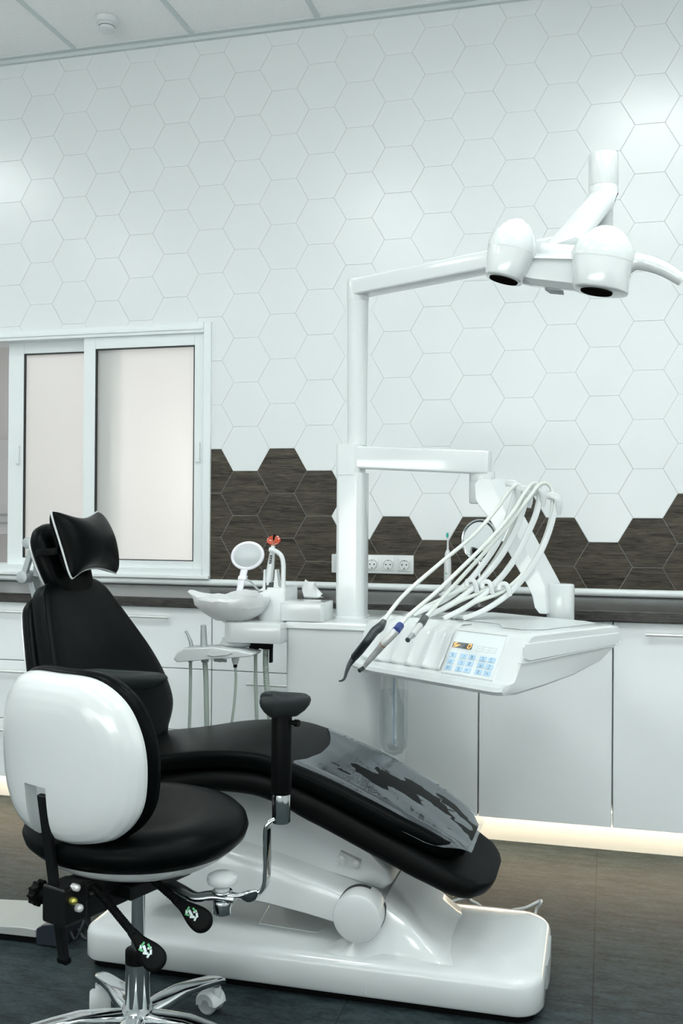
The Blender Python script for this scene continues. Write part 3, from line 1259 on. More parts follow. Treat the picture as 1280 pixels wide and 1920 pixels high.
t = stool = thing('dentist_stool', 'black leather dentist stool with white shell backrest and chrome star base', 'stool', SB)
bm = N()
lathe(bm, SB, UZ, [(.03, .055), (.044, .06), (.046, .085), (.038, .10), (.034, .115)], 32)
hub = obj('base_hub', bm, 'chrome', t)
for k in range(5):
    a = rad(-6 + 72 * k)
    d = V((math.cos(a), math.sin(a), 0))
    sd = V((-d.y, d.x, 0))
    bm = N()
    rings = []
    for r, zt_, th, wd in ((.03, .108, .05, .024), (.07, .110, .034, .027), (.13, .112, .024, .024), (.19, .104, .02, .021), (.235, .096, .018, .019), (.26, .090, .018, .016), (.272, .083, .016, .012)):
        c_ = SB + d * r + UZ * (zt_ - th / 2)
        rings.append([c_ + sd * x + UZ * y for x, y in rrect(wd, th / 2, min(wd, th / 2) * .7, 3)])
    loft(bm, rings)
    cyl(bm, SB + d * .25 + UZ * .05, SB + d * .25 + UZ * .086, .009, n=16)
    leg = obj('star_leg', bm, 'chrome', t, smooth=50)
    # caster
    ca = a + rad((37, 100, 160, 250, 300)[k])
    cd = V((math.cos(ca), math.sin(ca), 0))
    cs = V((-cd.y, cd.x, 0))
    cc = SB + d * .25 + cd * .016 + UZ * .027
    bm = N()
    rings = []
    for q in range(11):
        an = rad(-10 + 190 * q / 10)
        e = cd * math.cos(an) + UZ * math.sin(an)
        rings.append([cc + e * rr + cs * y for rr, y in ((.012, -.024), (.027, -.026), (.032, -.020), (.032, .020), (.027, .026), (.012, .024))])
    loft(bm, rings)
    cyl(bm, SB + d * .25 + UZ * .04, SB + d * .25 + UZ * .066, .013, n=16)
    cst = obj('caster', bm, 'shade', leg, smooth=50)
    bm = N()
    for s in (-1, 1):
        lathe(bm, cc + cs * (s * .008), cs * s, [(.02, 0), (.026, .002), (.0265, .012), (.022, .0155), (.02, .0145), (.004, .016)], 28)
    obj('wheel', bm, 'alu', cst)
bm = N()
cyl(bm, SB + UZ * .09, SB + UZ * .222, .0285, n=40)
obj('column_sleeve', bm, 'chrome', t)
bm = N()
rcyl(bm, SB + UZ * .214, SB + UZ * .246, .029, .003, 40)
obj('column_collar', bm, 'rubber', t)
bm = N()
cyl(bm, SB + UZ * .24, SB + UZ * .44, .0155, n=32)
obj('gas_rod', bm, 'chrome', t)

SC = S(.0, .0, 0)


def srad(a):                 # seat outline: round, a little wider than deep
    return 1 + .02 * math.cos(2 * a) + .015 * math.cos(3 * a + 1.2)


def seat_lathe(bm, prof, n=64):
    rings = []
    for r, z in prof:
        rings.append([SC + (SR * math.cos(2 * PI * k / n) + SF * math.sin(2 * PI * k / n)) * max(r, .001) * srad(2 * PI * k / n) + UZ * z for k in range(n)])
    loft(bm, rings)


bm = N()
seat_lathe(bm, [(.0, .487), (.17, .487), (.205, .490), (.232, .499), (.249, .515), (.255, .533), (.25, .551), (.234, .566), (.21, .5745), (.185, .5755), (.15, .571), (.10, .564), (.05, .560), (0, .559)])
obj('seat', bm, 'leather', t, smooth=80)
bm = N()
seat_lathe(bm, [(0, .437), (.06, .438), (.11, .444), (.155, .455), (.19, .469), (.214, .484), (.222, .496), (.2, .498), (0, .498)])
obj('seat_shell', bm, 'plastic', t, smooth=60)

# mechanism under the seat
bm = N()
obox(bm, S(0, .0, .418), SR * .075, SF * .10, UZ * .016)
obox(bm, S(.0, -.13, .405), SR * .032, SF * .10, UZ * .022)
obj('tilt_mechanism', bm, 'blackmetal', t, bevel=.004)
bm = N()
BKT = PSR(116, 1690)          # bracket centre
BB = (BKT - SB).dot(SF)
BZ = BKT.z
obox(bm, S(.004, BB + .005, BZ), SR * .034, SF * .034, UZ * .040)
obox(bm, S(.004, (BB + .06 - .08) / 2 + .02, BZ + .016), SR * .036, SF * abs(BB + .10) * .5 + SF * .03, UZ * .020)
obj('back_bracket', bm, 'blackmetal', t, bevel=.006)
bm = N()
kc = S(-.034, BB - .012, BZ + .010)
lathe(bm, kc, -SR, [(.012, 0), (.012, .012), (.022, .013), (.024, .018), (.024, .03), (.02, .034)], 28)
for q in range(10):
    an = 2 * PI * q / 10
    e = SF * math.cos(an) + UZ * math.sin(an)
    cyl(bm, kc - SR * .014 + e * .023, kc - SR * .031 + e * .023, .0042, n=8)
obj('clamp_knob', bm, 'rubber', t)
for (px, py), m_, r in (((145, 1665), 'steel', .0075), ((139, 1690), 'yellow', .008), ((150, 1703), 'steel', .0085), ((172, 1676), 'blackmetal', .007)):
    c_ = PSR(px, py, .046)
    bm = N()
    lathe(bm, c_ - SR * .014, SR, [(r, 0), (r, .014), (r * .9, .017), (r * .5, .020), (.0005, .021)], 20)
    obj('bolt', bm, m_, t)

# back bar: flat bar passing through the bracket
bar_t = PSR(80, 1490, -.012)
bar_b = PSR(120, 1800, .0)
bm = N()
ax = (bar_t - bar_b).normalized()
obox(bm, (bar_t + bar_b) / 2, ax * ((bar_t - bar_b).length / 2), SR * .0125, ax.cross(SR) * .0065)
bar = obj('back_bar', bm, 'blackmetal', t, bevel=.0025)
bm = N()
obox(bm, bar_b, ax * .006, SR * .0145, ax.cross(SR) * .008)
obj('end_cap', bm, 'rubber', bar, bevel=.002)

# backrest: cushion in front, white shell behind with a slot for the bar
BKC = S(0, -.235, .735)
lean = rad(-4)
BU = (UZ * math.cos(lean) + SF * math.sin(lean)).normalized()
BN = (SF * math.cos(lean) - UZ * math.sin(lean)).normalized()
so = spline([V((.0, .178, 0)), V((.10, .172, 0)), V((.165, .13, 0)), V((.198, .06, 0)), V((.205, -.02, 0)), V((.19, -.10, 0)), V((.14, -.155, 0)), V((.06, -.176, 0)), V((0, -.178, 0)),
             V((-.06, -.176, 0)), V((-.14, -.155, 0)), V((-.19, -.10, 0)), V((-.205, -.02, 0)), V((-.198, .06, 0)), V((-.165, .13, 0)), V((-.10, .172, 0))], 6, True)
so = [(p.x, p.y) for p in so]


def curved(bm, outline, prof, bend):
    """slab bent round the vertical axis so that the sides come forward"""
    rings = []
    for k, h in prof:
        rings.append([BKC + SR * (x * k) + BU * (y * k) + BN * (h + bend * (x * k) ** 2) for x, y in outline])
    loft(bm, rings)


bm = N()
curved(bm, so, [(.3, .012), (.9, .008), (1.0, .012), (1.035, .024), (1.03, .040), (.97, .052), (.85, .058), (.5, .060), (.05, .060)], .9)
obj('back_cushion', bm, 'leather2', t, smooth=70)
# shell as a dense grid with the slot left open
bm = N()
prof = [(1.0, .010), (1.005, .000), (.985, -.014), (.93, -.027), (.84, -.036), (.74, -.041), (.62, -.044), (.5, -.0455), (.38, -.0465), (.26, -.047), (.14, -.047), (.04, -.047)]
dense = []
for i in range(len(prof) - 1):
    for q in range(4):
        a, b = prof[i], prof[i + 1]
        dense.append((a[0] + (b[0] - a[0]) * q / 4, a[1] + (b[1] - a[1]) * q / 4))
rings = [[BKC + SR * (x * k) + BU * (y * k) + BN * (h + .9 * (x * k) ** 2) for x, y in so] for k, h in dense]
R_ = [[bm.verts.new(p) for p in r] for r in rings]
bm.faces.new(R_[-1])
for i in range(len(R_) - 1):
    for j in range(len(so)):
        bm.faces.new((R_[i][j], R_[i][(j + 1) % len(so)], R_[i + 1][(j + 1) % len(so)], R_[i + 1][j]))
SLX0, SLX1, SLZ = -.066, .004, -.052
for co_, no in ((BKC + SR * SLX0, SR), (BKC + SR * SLX1, SR), (BKC + BU * SLZ, BU)):
    bmesh.ops.bisect_plane(bm, geom=bm.verts[:] + bm.edges[:] + bm.faces[:], plane_co=co_, plane_no=no)
kill = []
for f in bm.faces:
    c_ = f.calc_center_median() - BKC
    if SLX0 < c_.dot(SR) < SLX1 and c_.dot(BU) < SLZ:
        kill.append(f)
bs = N()
ks_ = set(kill)
for f in kill:
    face(bs, [v.co + BN * .030 for v in f.verts])
    for e_ in f.edges:
        if sum(1 for q in e_.link_faces if q in ks_) == 1 and len(e_.link_faces) == 2:
            a, b = e_.verts[0].co, e_.verts[1].co
            face(bs, [a, b, b + BN * .030, a + BN * .030])
bmesh.ops.delete(bm, geom=kill, context='FACES')
shell = obj('back_shell', bm, 'plastic', t, smooth=60)
obj('slot', bs, 'satin', shell, smooth=30)

# levers with printed paddles
for nm, pts_, c_px in (('near', [PD(175, 1662, 2.13), PD(200, 1690, 2.11), PD(228, 1724, 2.09), PD(252, 1753, 2.07)], None),
                       ('far', [PD(278, 1640, 2.22), PD(296, 1657, 2.20), PD(315, 1674, 2.19), PD(334, 1690, 2.18)], None)):
    bm = N()
    tube(bm, pts_, .0095, 12, rib=.006)
    ll = obj('lever', bm, 'rubber', t, smooth=30)
    d = (pts_[-1] - pts_[-2]).normalized()
    e = d
    base_ = pts_[-1] + e * .036
    tocam = (V((0, 0, H)) - base_).normalized()
    n_ = (tocam - e * tocam.dot(e)).normalized()
    s_ = e.cross(n_)
    po_ = spline([V((-.052, .008, 0)), V((-.02, .013, 0)), V((.015, .024, 0)), V((.04, .024, 0)), V((.055, .010, 0)), V((.055, -.010, 0)), V((.04, -.024, 0)), V((.015, -.024, 0)), V((-.02, -.013, 0)), V((-.052, -.008, 0))], 5, True)
    bm = N()
    slab(bm, [(p.x, p.y) for p in po_], base_, e, s_, n_, [(.012, -.008), (.002, -.005), (0, 0), (.002, .005), (.01, .008)])
    pd = obj('paddle', bm, 'rubber', ll, smooth=60)
    bm, bg = N(), N()
    for x, y, a_, l_, w_ in ((-.004, .006, 50, .008, .003), (.004, .002, 20, .012, .0035), (.012, .006, -35, .009, .003), (.018, -.003, 40, .008, .003), (.010, -.006, -60, .007, .0026), (.020, .005, 75, .007, .0026)):
        c_ = base_ + e * x + s_ * y + n_ * .0086
        q1 = (e * math.cos(rad(a_)) + s_ * math.sin(rad(a_)))
        q2 = n_.cross(q1)
        obox(bm, c_, q1 * l_ * .6, q2 * w_ * .8, n_ * .0004)
    for x, y, a_ in ((-.006, -.001, 80), (.0, .009, -20), (.006, -.008, 10)):
        c_ = base_ + e * x + s_ * y + n_ * .0087
        q1 = (e * math.cos(rad(a_)) + s_ * math.sin(rad(a_)))
        obox(bg, c_, q1 * .005, n_.cross(q1) * .002, n_ * .0004)
    obj('print', bm, 'print', pd, smooth=0)
    obj('print', bg, 'mint', pd, smooth=0)


# arm supports
def arm_pad(post, z, turn, sx, sy):
    """soft T-shaped elbow pad; turn is its heading"""
    a = rad(turn)
    e = V((math.cos(a), math.sin(a), 0))
    s_ = V((-e.y, e.x, 0))
    po_ = [V((-.085, .035, 0)), V((-.05, .062, 0)), V((.0, .050, 0)), V((.05, .042, 0)), V((.095, .028, 0)), V((.112, 0, 0)), V((.095, -.028, 0)), V((.05, -.042, 0)), V((.0, -.050, 0)), V((-.05, -.062, 0)), V((-.085, -.035, 0)), V((-.036, 0, 0))]
    po_ = spline(po_, 4, True)
    bm = N()
    rings = []
    c_ = V((post.x, post.y, z))
    for k, h in ((.25, -.034), (.55, -.032), (.80, -.020), (.95, -.008), (1.0, .002), (.97, .009), (.88, .013), (.6, .010), (.25, .006), (.03, .005)):
        rings.append([c_ + e * (p.x * k * sx) + s_ * (p.y * k * sy) + UZ * (h + .10 * (p.y * k) ** 2 * 2) for p in po_])
    loft(bm, rings)
    return bm


RP = V((-.693, 2.095, 0))     # right post
bm = N()
pv = V((-.815, 2.055, .405))
bp_ = [S(.02, .03, .408), S(.10, .02, .400), S(.17, -.0, .402), pv + V((-.02, 0, .002)), pv + V((.03, .003, 0))]
sweep(bm, spline(bp_, 6), rrect(.018, .007, .006, 3), upv=UZ)
sb_ = obj('arm_bracket', bm, 'chrome', t, smooth=50)
bm = N()
for z0, z1, r in ((-.036, -.006, .021), (.008, .016, .023)):
    rcyl(bm, pv + UZ * z0, pv + UZ * z1, r, .003, 32)
obj('pivot_boss', bm, 'chrome', sb_)
bm = N()
lathe(bm, pv, UZ, [(.016, .012), (.016, .022), (.021, .026), (.032, .032), (.035, .040), (.033, .048), (.022, .054), (.002, .056)], 32)
obj('knob', bm, 'satin', sb_)
bm = N()
jp = [pv + V((.0, 0, .006)), pv + V((.06, .01, .004)), V((-.755, 2.078, .408)) + V((.02, 0, .004)), V((-.722, 2.085, .425)), V((-.712, 2.088, .46)), V((-.712, 2.089, .54)), V((-.711, 2.089, .565)), V((-.704, 2.092, .578)), V((-.688, 2.096, .580))]
jp = [pv + V((.0, 0, .006)), pv + V((.05, .008, .004)), V((-.742, 2.081, .412)), V((-.725, 2.085, .432)), V((-.722, 2.086, .47)), V((-.722, 2.086, .545)), V((-.718, 2.087, .566)), V((-.705, 2.091, .573)), V((-.690, 2.096, .574))]
sweep(bm, spline(jp, 7), rrect(.017, .0048, .003, 3), upv=(-.94, 0, .34))
arm = obj('support_arm', bm, 'chrome', t, smooth=50)
bm = N()
rcyl(bm, RP + UZ * .568, RP + UZ * .645, .0205, .003, 36)
obj('post_socket', bm, 'chrome', arm)
bm = N()
rcyl(bm, RP + UZ * .632, RP + UZ * .815, .0228, .003, 36)
obj('post', bm, 'rubber', arm)
bm = N()
cyl(bm, RP + V((.018, -.002, .792)), RP + V((.040, -.006, .792)), .005, n=14)
cyl(bm, RP + V((.032, -.005, .792)), RP + V((.042, -.007, .792)), .008, n=14)
obj('post_screw', bm, 'rubber', arm)
obj('elbow_pad', arm_pad(RP, .838, 18, .58, .86), 'padgrey', arm, smooth=70)

LP = V((-1.235, 2.335, 0))    # left post
bm = N()
pv2 = S(-.19, .06, .405)
sweep(bm, spline([S(-.03, .03, .408), S(-.10, .05, .402), pv2 + V((0, 0, .002)), pv2 + V((-.02, .05, 0)), LP + V((.01, -.02, .412)), LP + V((0.004, 0, .44)), LP + V((0, 0, .55))], 6), rrect(.016, .0055, .004, 3), upv=(.3, -.3, .9))
arm2 = obj('support_arm', bm, 'chrome', t, smooth=50)
bm = N()
rcyl(bm, LP + UZ * .545, LP + UZ * .812, .0228, .003, 36)
obj('post', bm, 'rubber', arm2)
obj('elbow_pad', arm_pad(LP + V((.0, .0, 0)), .826, 8, 1.32, .95), 'padgrey', arm2, smooth=70)

# ================================================================ FOOT PEDAL
pc_ = V((-1.645, 2.60, 0))
t = thing('foot_pedal', 'low grey foot pedal with dark blue end block on the floor behind the stool', 'foot pedal', pc_)
bm = N()
A_ = [PZ(-60, 1770, 0.001), PZ(62, 1764, 0.001), PZ(62, 1718, .001), PZ(-60, 1712, .001)]
x0, x1, ya, yb_ = -1.93, -1.585, 2.56, 2.76
prism(bm, [V((x0, ya, .003)), V((x1, ya, .003)), V((x1, ya, .018)), V((x0, ya, .010))], (0, yb_ - ya, 0))
obj('sole', bm, 'rubber', t)
bm = N()
prism(bm, [V((x0, ya - .004, .014)), V((x1 - .004, ya - .004, .020)), V((x1 - .004, ya - .004, .044)), V((x1 - .05, ya - .004, .046)), V((x0, ya - .004, .026))], (0, yb_ - ya, 0))
obj('treadle', bm, 'pedal', t, bevel=.003)
bm = N()
prism(bm, [V((x1, ya - .012, .004)), V((x1 + .085, ya - .012, .004)), V((x1 + .08, ya - .012, .055)), V((x1 + .06, ya - .012, .070)), V((x1 + .02, ya - .012, .062)), V((x1, ya - .012, .050))], (0, .17, 0))
obj('end_block', bm, 'navy', t, bevel=.004)
bm = N()
prism(bm, [V((x1 + .012, ya + .02, .0605)), V((x1 + .058, ya + .02, .0715)), V((x1 + .058, ya + .10, .0715)), V((x1 + .012, ya + .10, .0605))], (-.001, 0, .004))
obj('button', bm, 'skyblue', t, bevel=.001)
bm = N()
hp = [V((x1 + .03, ya + .03, .06)), V((x1 + .0, ya + .05, .125)), V((x1 - .015, ya + .09, .142)), V((x1 + .01, ya + .135, .14)), V((x1 + .06, ya + .14, .12)), V((x1 + .07, ya + .12, .06))]
tube(bm, hp, .0045, 10)
obj('lifting_hoop', bm, 'steel', t)
bm = N()
tube(bm, [V((x1 + .08, ya + .08, .02)), V((x1 + .12, ya + .06, .006)), V((x1 + .16, ya + .10, .006)), V((x1 + .20, ya + .16, .006)), V((-1.415, 2.80, .006)), V((-1.41, 2.90, .006))], .005, 10)
tube(bm, [V((x1 + .08, ya + .04, .03)), V((x1 + .11, ya + .02, .02)), V((x1 + .13, ya + .03, .07)), V((x1 + .125, ya + .06, .10)), V((x1 + .10, ya + .08, .06)), V((x1 + .12, ya + .10, .007)), V((x1 + .17, ya + .12, .007))], .004, 10)
obj('cable', bm, 'dkplast', t)

# white cables lying behind the chair base
for lab, q in (('thin white cable looping out behind the right end of the chair base', [V((-.30, 2.96, .008)), PZ(950, 1712, .03), PZ(985, 1702, .05), PZ(1010, 1690, .07), PZ(1014, 1692, .07), PZ(1003, 1716, .03), V((-.17, 2.90, .01)), V((-.20, 2.95, .006)), V((-.5, 3.0, .006))]),
               ('thin white cable lying behind the middle of the chair base', [V((-.62, 2.99, .006)), PZ(862, 1686, .03), PZ(885, 1690, .035), PZ(905, 1704, .02), V((-.30, 2.99, .006)), V((-.34, 3.06, .006)), V((-.6, 3.03, .006))])):
    bm = N()
    tube(bm, q, .0045, 10)
    tag(obj('white_cable', bm, 'satin'), lab, 'cable')

# ================================================================ DENTAL UNIT
YU = 3.05
t = unit = thing('dental_unit', 'white dental unit cabinet with pillar, basin arm and swivelling instrument tray', 'dental unit', (-.84, 3.23, 0))
UX0, UX1 = -.997, -.682
bm = N()
o_ = rpoly(UX0, UX1, YU, 3.50, (.012, .05, .05, .02))
stack(bm, [(o_, 0), (o_, .885)])
obj('body', bm, 'satin', t, smooth=40)
bm = N()


def ins(o, k):
    cx, cy = sum(p[0] for p in o) / len(o), sum(p[1] for p in o) / len(o)
    return [(cx + (x - cx) * (1 - k / .16), cy + (y - cy) * (1 - k / .22)) for x, y in o]


o2 = rpoly(UX0 - .004, UX1 + .02, YU - .008, 3.52, (.014, .06, .05, .02))
stack(bm, [(ins(o2, .004), .884), (o2, .888), (o2, .902), (ins(o2, .003), .907), (ins(o2, .012), .909)])
obj('top_cover', bm, 'unit', t)
bm = N()
box(bm, -.7955, -.7945, YU - .0086, YU + .02, .889, .9055)
obj('seam', bm, 'shade', t, smooth=0)
# pillar
bm = N()
YPl = 3.22
px0, px1 = PY(629, 1000, YPl - .05).x, PY(680, 1000, YPl - .05).x
pr_ = rpoly(px0, px1, YPl - .05, YPl + .055, (.012, .03, .03, .012))
stack(bm, [(pr_, .905), (pr_, 1.392)])
obj('pillar', bm, 'unit', t)
bm = N()
o3 = rpoly(px0 - .004, px1 + .006, YPl - .056, YPl + .06, (.012, .03, .03, .012))
stack(bm, [(o3, .905), (o3, .913), (ins(o3, .003), .917)])
obj('pillar_foot', bm, 'satin', t)
# horizontal delivery arm
bm = N()
ya = YPl - .052
o4 = rpoly(px0 - .001, px1 - .012, ya, YPl + .055, (.012, .03, .03, .012))
stack(bm, [(o4, 1.386), (o4, 1.482), (ins(o4, .004), 1.487)])
da = obj('delivery_arm', bm, 'unit', t)
a_, b_ = V((px0 + .02, YPl, 1.446)), PY(917, 866, YPl - .05)
b_ = V((b_.x - .02, YPl, b_.z))
bm = N()
e = (b_ - a_).normalized()
v_ = e.cross(V((0, -1, 0)))
s2 = rrect(.045, .037, .006, 4)
loft(bm, [[a_ + V((0, 1, 0)) * x + v_ * y for x, y in s2], [b_ + V((0, 1, 0)) * x + v_ * y for x, y in s2], [b_ + e * .014 + V((0, 1, 0)) * x * .85 + v_ * y * .96 for x, y in s2], [b_ + e * .02 + V((0, 1, 0)) * x * .5 + v_ * y * .85 for x, y in s2]])
obj('beam', bm, 'unit', da)
bm = N()
jz = PY(900, 895, YPl - .05)
rcyl(bm, V((jz.x, YPl, jz.z + .02)), V((jz.x, YPl, jz.z - .012)), .041, .002, 36)
obj('collar', bm, 'unit', da)
# elbow and sloping arm
el = PY(908, 922, YPl - .045)
bo = PY(1030, 1118, YPl - .045)
el.y = bo.y = YPl
bm = N()
rcyl(bm, V((el.x - .018, YPl, jz.z - .008)), V((el.x - .018, YPl, el.z - .038)), .037, .006, 36)
obj('elbow', bm, 'shade', t)
bm = N()
ol_ = [(888, 907), (896, 899), (912, 897), (920, 906), (1012, 1078), (1022, 1097), (1024, 1152), (1010, 1151), (1001, 1139), (997, 1119), (987, 1097), (915, 971), (898, 950), (890, 936)]
prism(bm, [PY(x, y, YPl - .042) for x, y in ol_], (.043, .078, .004))
obj('sloping_arm', bm, 'unit', t, bevel=.004, bseg=3)
bl = PY(1052, 1120, YPl - .04)
bm = N()
rcyl(bm, V((bl.x - .004, YPl, .90)), V((bl.x - .004, YPl, PY(1050, 1096, YPl - .04).z)), .043, .006, 40)
obj('tray_post', bm, 'unit', t)

# instrument tray: local frame a (to the left along its front), b (to its back)
TB = V((-.316, 2.595, 0))
pt = rad(35)
TA = V((-math.cos(pt), math.sin(pt), 0))
TN = V((math.sin(pt), math.cos(pt), 0))


def T(a, b, z):
    return TB + TA * a + TN * b + UZ * z


fr_ = lambda a: -.02 * max(0, a) / .6       # the front edge swings out to the left
prof_t = [(.034, .782), (.026, .792), (.030, .803), (.062, .808), (.070, .816), (.128, .922), (.140, .933), (.158, .937), (.30, .938), (.52, .938), (.556, .934), (.566, .926), (.562, .908), (.54, .874), (.47, .838), (.34, .808), (.20, .790), (.08, .779)]
bm = N()
rings = []
for a, k in ((-.050, .90), (-.046, .965), (-.034, .99), (-.015, 1), (.1, 1), (.25, 1), (.42, 1), (.48, .985), (.53, .94), (.565, .86), (.59, .72), (.603, .52)):
    cb, cz = .20, .872
    rings.append([T(a, (cb + (b - cb) * k) + fr_(a), cz + (z - cz) * (k if k > .9 else k * .6 + .36)) for b, z in prof_t])
loft(bm, rings)
tray = obj('instrument_tray', bm, 'unit', t, smooth=26)
# side band under the rim
bm = N()
pq = [(.11, .905), (.115, .914), (.54, .914), (.553, .905), (.54, .882), (.13, .868), (.115, .874)]
rings = []
for a, k in ((-.05, 1), (-.0535, .99), (-.055, .96)):
    rings.append([T(a, .33 + (b - .33) * k, .89 + (z - .89) * k) for b, z in pq])
loft(bm, rings)
obj('side_band', bm, 'satin', tray, smooth=20)
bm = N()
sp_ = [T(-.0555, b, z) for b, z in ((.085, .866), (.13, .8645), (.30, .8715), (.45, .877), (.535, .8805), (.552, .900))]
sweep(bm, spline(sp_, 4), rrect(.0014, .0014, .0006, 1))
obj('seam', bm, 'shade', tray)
# recessed top mat
bm = N()
o_ = [(.03, .20), (.10, .20), (.16, .26), (.40, .26), (.40, .50), (.05, .52), (.0, .50), (-.01, .25)]
prism(bm, [T(a, b, .9385) for a, b in o_], (0, 0, .0022))
obj('top_mat', bm, 'shade', tray, bevel=.001)
SLv = (TN * (.128 - .070) + UZ * (.922 - .816)).normalized()
SLn = TA.cross(SLv).normalized()
if SLn.z < 0:
    SLn = -SLn


def TS(a, s, h=0):            # on the sloping front face, s upwards from its lower edge
    return T(a, .070 + fr_(a), .816) + SLv * s + SLn * h


# soft insert with finger grooves
bm = N()
cols = 61
gr = []
for i in range(25):
    s = i / 24
    row = []
    for j in range(cols):
        a = .205 + (.52 - .205) * j / (cols - 1)
        ph_ = (a - .205) / .063
        lip = .006 * max(0, math.cos((ph_ - round(ph_)) * 2 * PI)) ** 3 * max(0, 1 - abs(s - .06) / .12)
        gro = .0025 * math.cos(ph_ * 2 * PI)
        if s < .62:
            p = TS(a, .0 + s / .62 * .120, .004 + gro + lip)
        else:
            q = (s - .62) / .38
            p = T(a, .128 + fr_(a) + .07 * q, .922 + .0175 * min(1, q * 2.2) + .004 + gro * (1 - q))
        row.append(p)
    gr.append(row)
sheet(bm, gr)
solid(obj('instrument_mat', bm, 'unit', tray, smooth=60), .006)
# keypad
bm = N()
K0, K1, s0, s1 = .018, .192, .000, .124


def frame_ring(k, h):
    return [TS(K0 - k, s0 - k, h), TS(K1 + k, s0 - k, h), TS(K1 + k, s1 + k, h), TS(K0 - k, s1 + k, h)]


R_ = [frame_ring(.007, -.001), frame_ring(.005, .004), frame_ring(.001, .0045), frame_ring(0, .002)]
loft(bm, R_, caps=False)
kp = obj('keypad', bm, 'unit', tray, bevel=.0008)
bm = N()
prism(bm, frame_ring(.0005, .0005), SLn * .0016)
obj('keypad_face', bm, 'panel', kp, smooth=0)


KA = (TS(K0, .06) - TS(K1, .06)).normalized()
KN = KA.cross(SLv).normalized()
if KN.z < 0:
    KN = -KN


def kpos(u, v, h=.0026):      # u from left 0..1, v from top 0..1 of the keypad face
    return TS(K1 + (K0 - K1) * u, s1 + (s0 - s1) * v, .0004) + KN * h


def kbox(bm, u, v, wu, hv, h, th, sk=0):
    c_ = kpos(u, v, h)
    obox(bm, c_, KA * (wu * (K1 - K0) / 2), SLv * (hv * (s1 - s0) / 2), KN * th)


bm = N()
kbox(bm, .20, .34, .40, .135, .0024, .0006)
disp = obj('display', bm, 'lcd', kp, smooth=0)


def seg_char(bm, u, v, wd, hg, segs):
    """seven-segment style strokes"""
    L = {'a': ((-1, 1), (1, 1)), 'b': ((1, 1), (1, 0)), 'c': ((1, 0), (1, -1)), 'd': ((-1, -1), (1, -1)), 'e': ((-1, 0), (-1, -1)), 'f': ((-1, 1), (-1, 0)), 'g': ((-1, 0), (1, 0))}
    for s in segs:
        (x0_, y0_), (x1_, y1_) = L[s]
        p0 = kpos(u + x0_ * wd / 2 + y0_ * .008, v - y0_ * hg / 2, .0034)
        p1 = kpos(u + x1_ * wd / 2 + y1_ * .008, v - y1_ * hg / 2, .0034)
        d = p1 - p0
        obox(bm, (p0 + p1) / 2, d * .48, KN.cross(d.normalized()) * .0012, KN * .0003)


bm = N()
seg_char(bm, .055, .34, .055, .09, 'afgcd')
seg_char(bm, .13, .34, .05, .09, 'eg')
seg_char(bm, .352, .34, .055, .09, 'abcdef')
obj('digits', bm, 'segs', disp, smooth=0)
bi = N()
NUM = {(0, 0): 'afgcd', (0, 1): 'bc', (0, 2): 'abgcd', (1, 0): 'bcde', (1, 1): 'bc', (1, 2): 'abged', (2, 0): 'fgbe', (2, 1): 'gad', (2, 2): 'gfe', (0, 3): 'acd', (0, 4): 'afd', (1, 3): 'gcd', (1, 4): 'abd', (2, 3): 'agd', (2, 4): 'gc'}
for r_ in range(3):
    for c in range(5):
        u = (.075, .30, .475, .70, .875)[c]
        v = (.585, .74, .895)[r_]
        bm = N()
        kbox(bm, u, v, .135, .115, .0026, .0009)
        obj('button', bm, 'bluebtn', kp, smooth=0)
        for s in NUM[(r_, c)]:
            L = {'a': ((-1, 1), (1, 1)), 'b': ((1, 1), (1, 0)), 'c': ((1, 0), (1, -1)), 'd': ((-1, -1), (1, -1)), 'e': ((-1, 0), (-1, -1)), 'f': ((-1, 1), (-1, 0)), 'g': ((-1, 0), (1, 0))}
            (x0_, y0_), (x1_, y1_) = L[s]
            p0, p1 = kpos(u + x0_ * .02, v - y0_ * .03, .0037), kpos(u + x1_ * .02, v - y1_ * .03, .0037)
            obox(bi, (p0 + p1) / 2, (p1 - p0) * .5, KN.cross((p1 - p0).normalized()) * .0009, KN * .0002)
obj('button_symbols', bi, 'ink', kp, smooth=0)
bm = N()
for q in range(3):
    for (du, dv, wu, hv) in ((0, -.06, .11, .008), (0, .06, .11, .008), (-.055, 0, .008, .12), (.055, 0, .008, .12), (0, 0, .06, .008)):
        kbox(bm, .56 + .14 * q + du, .36 + dv, wu, hv, .0022, .0004)
for q, u in enumerate((.06, .14, .23, .32)):
    kbox(bm, u, .455, .022, .022, .0022, .0004)
obj('outline_icons', bm, 'shade', kp, smooth=0)['kind'] = 'stuff'

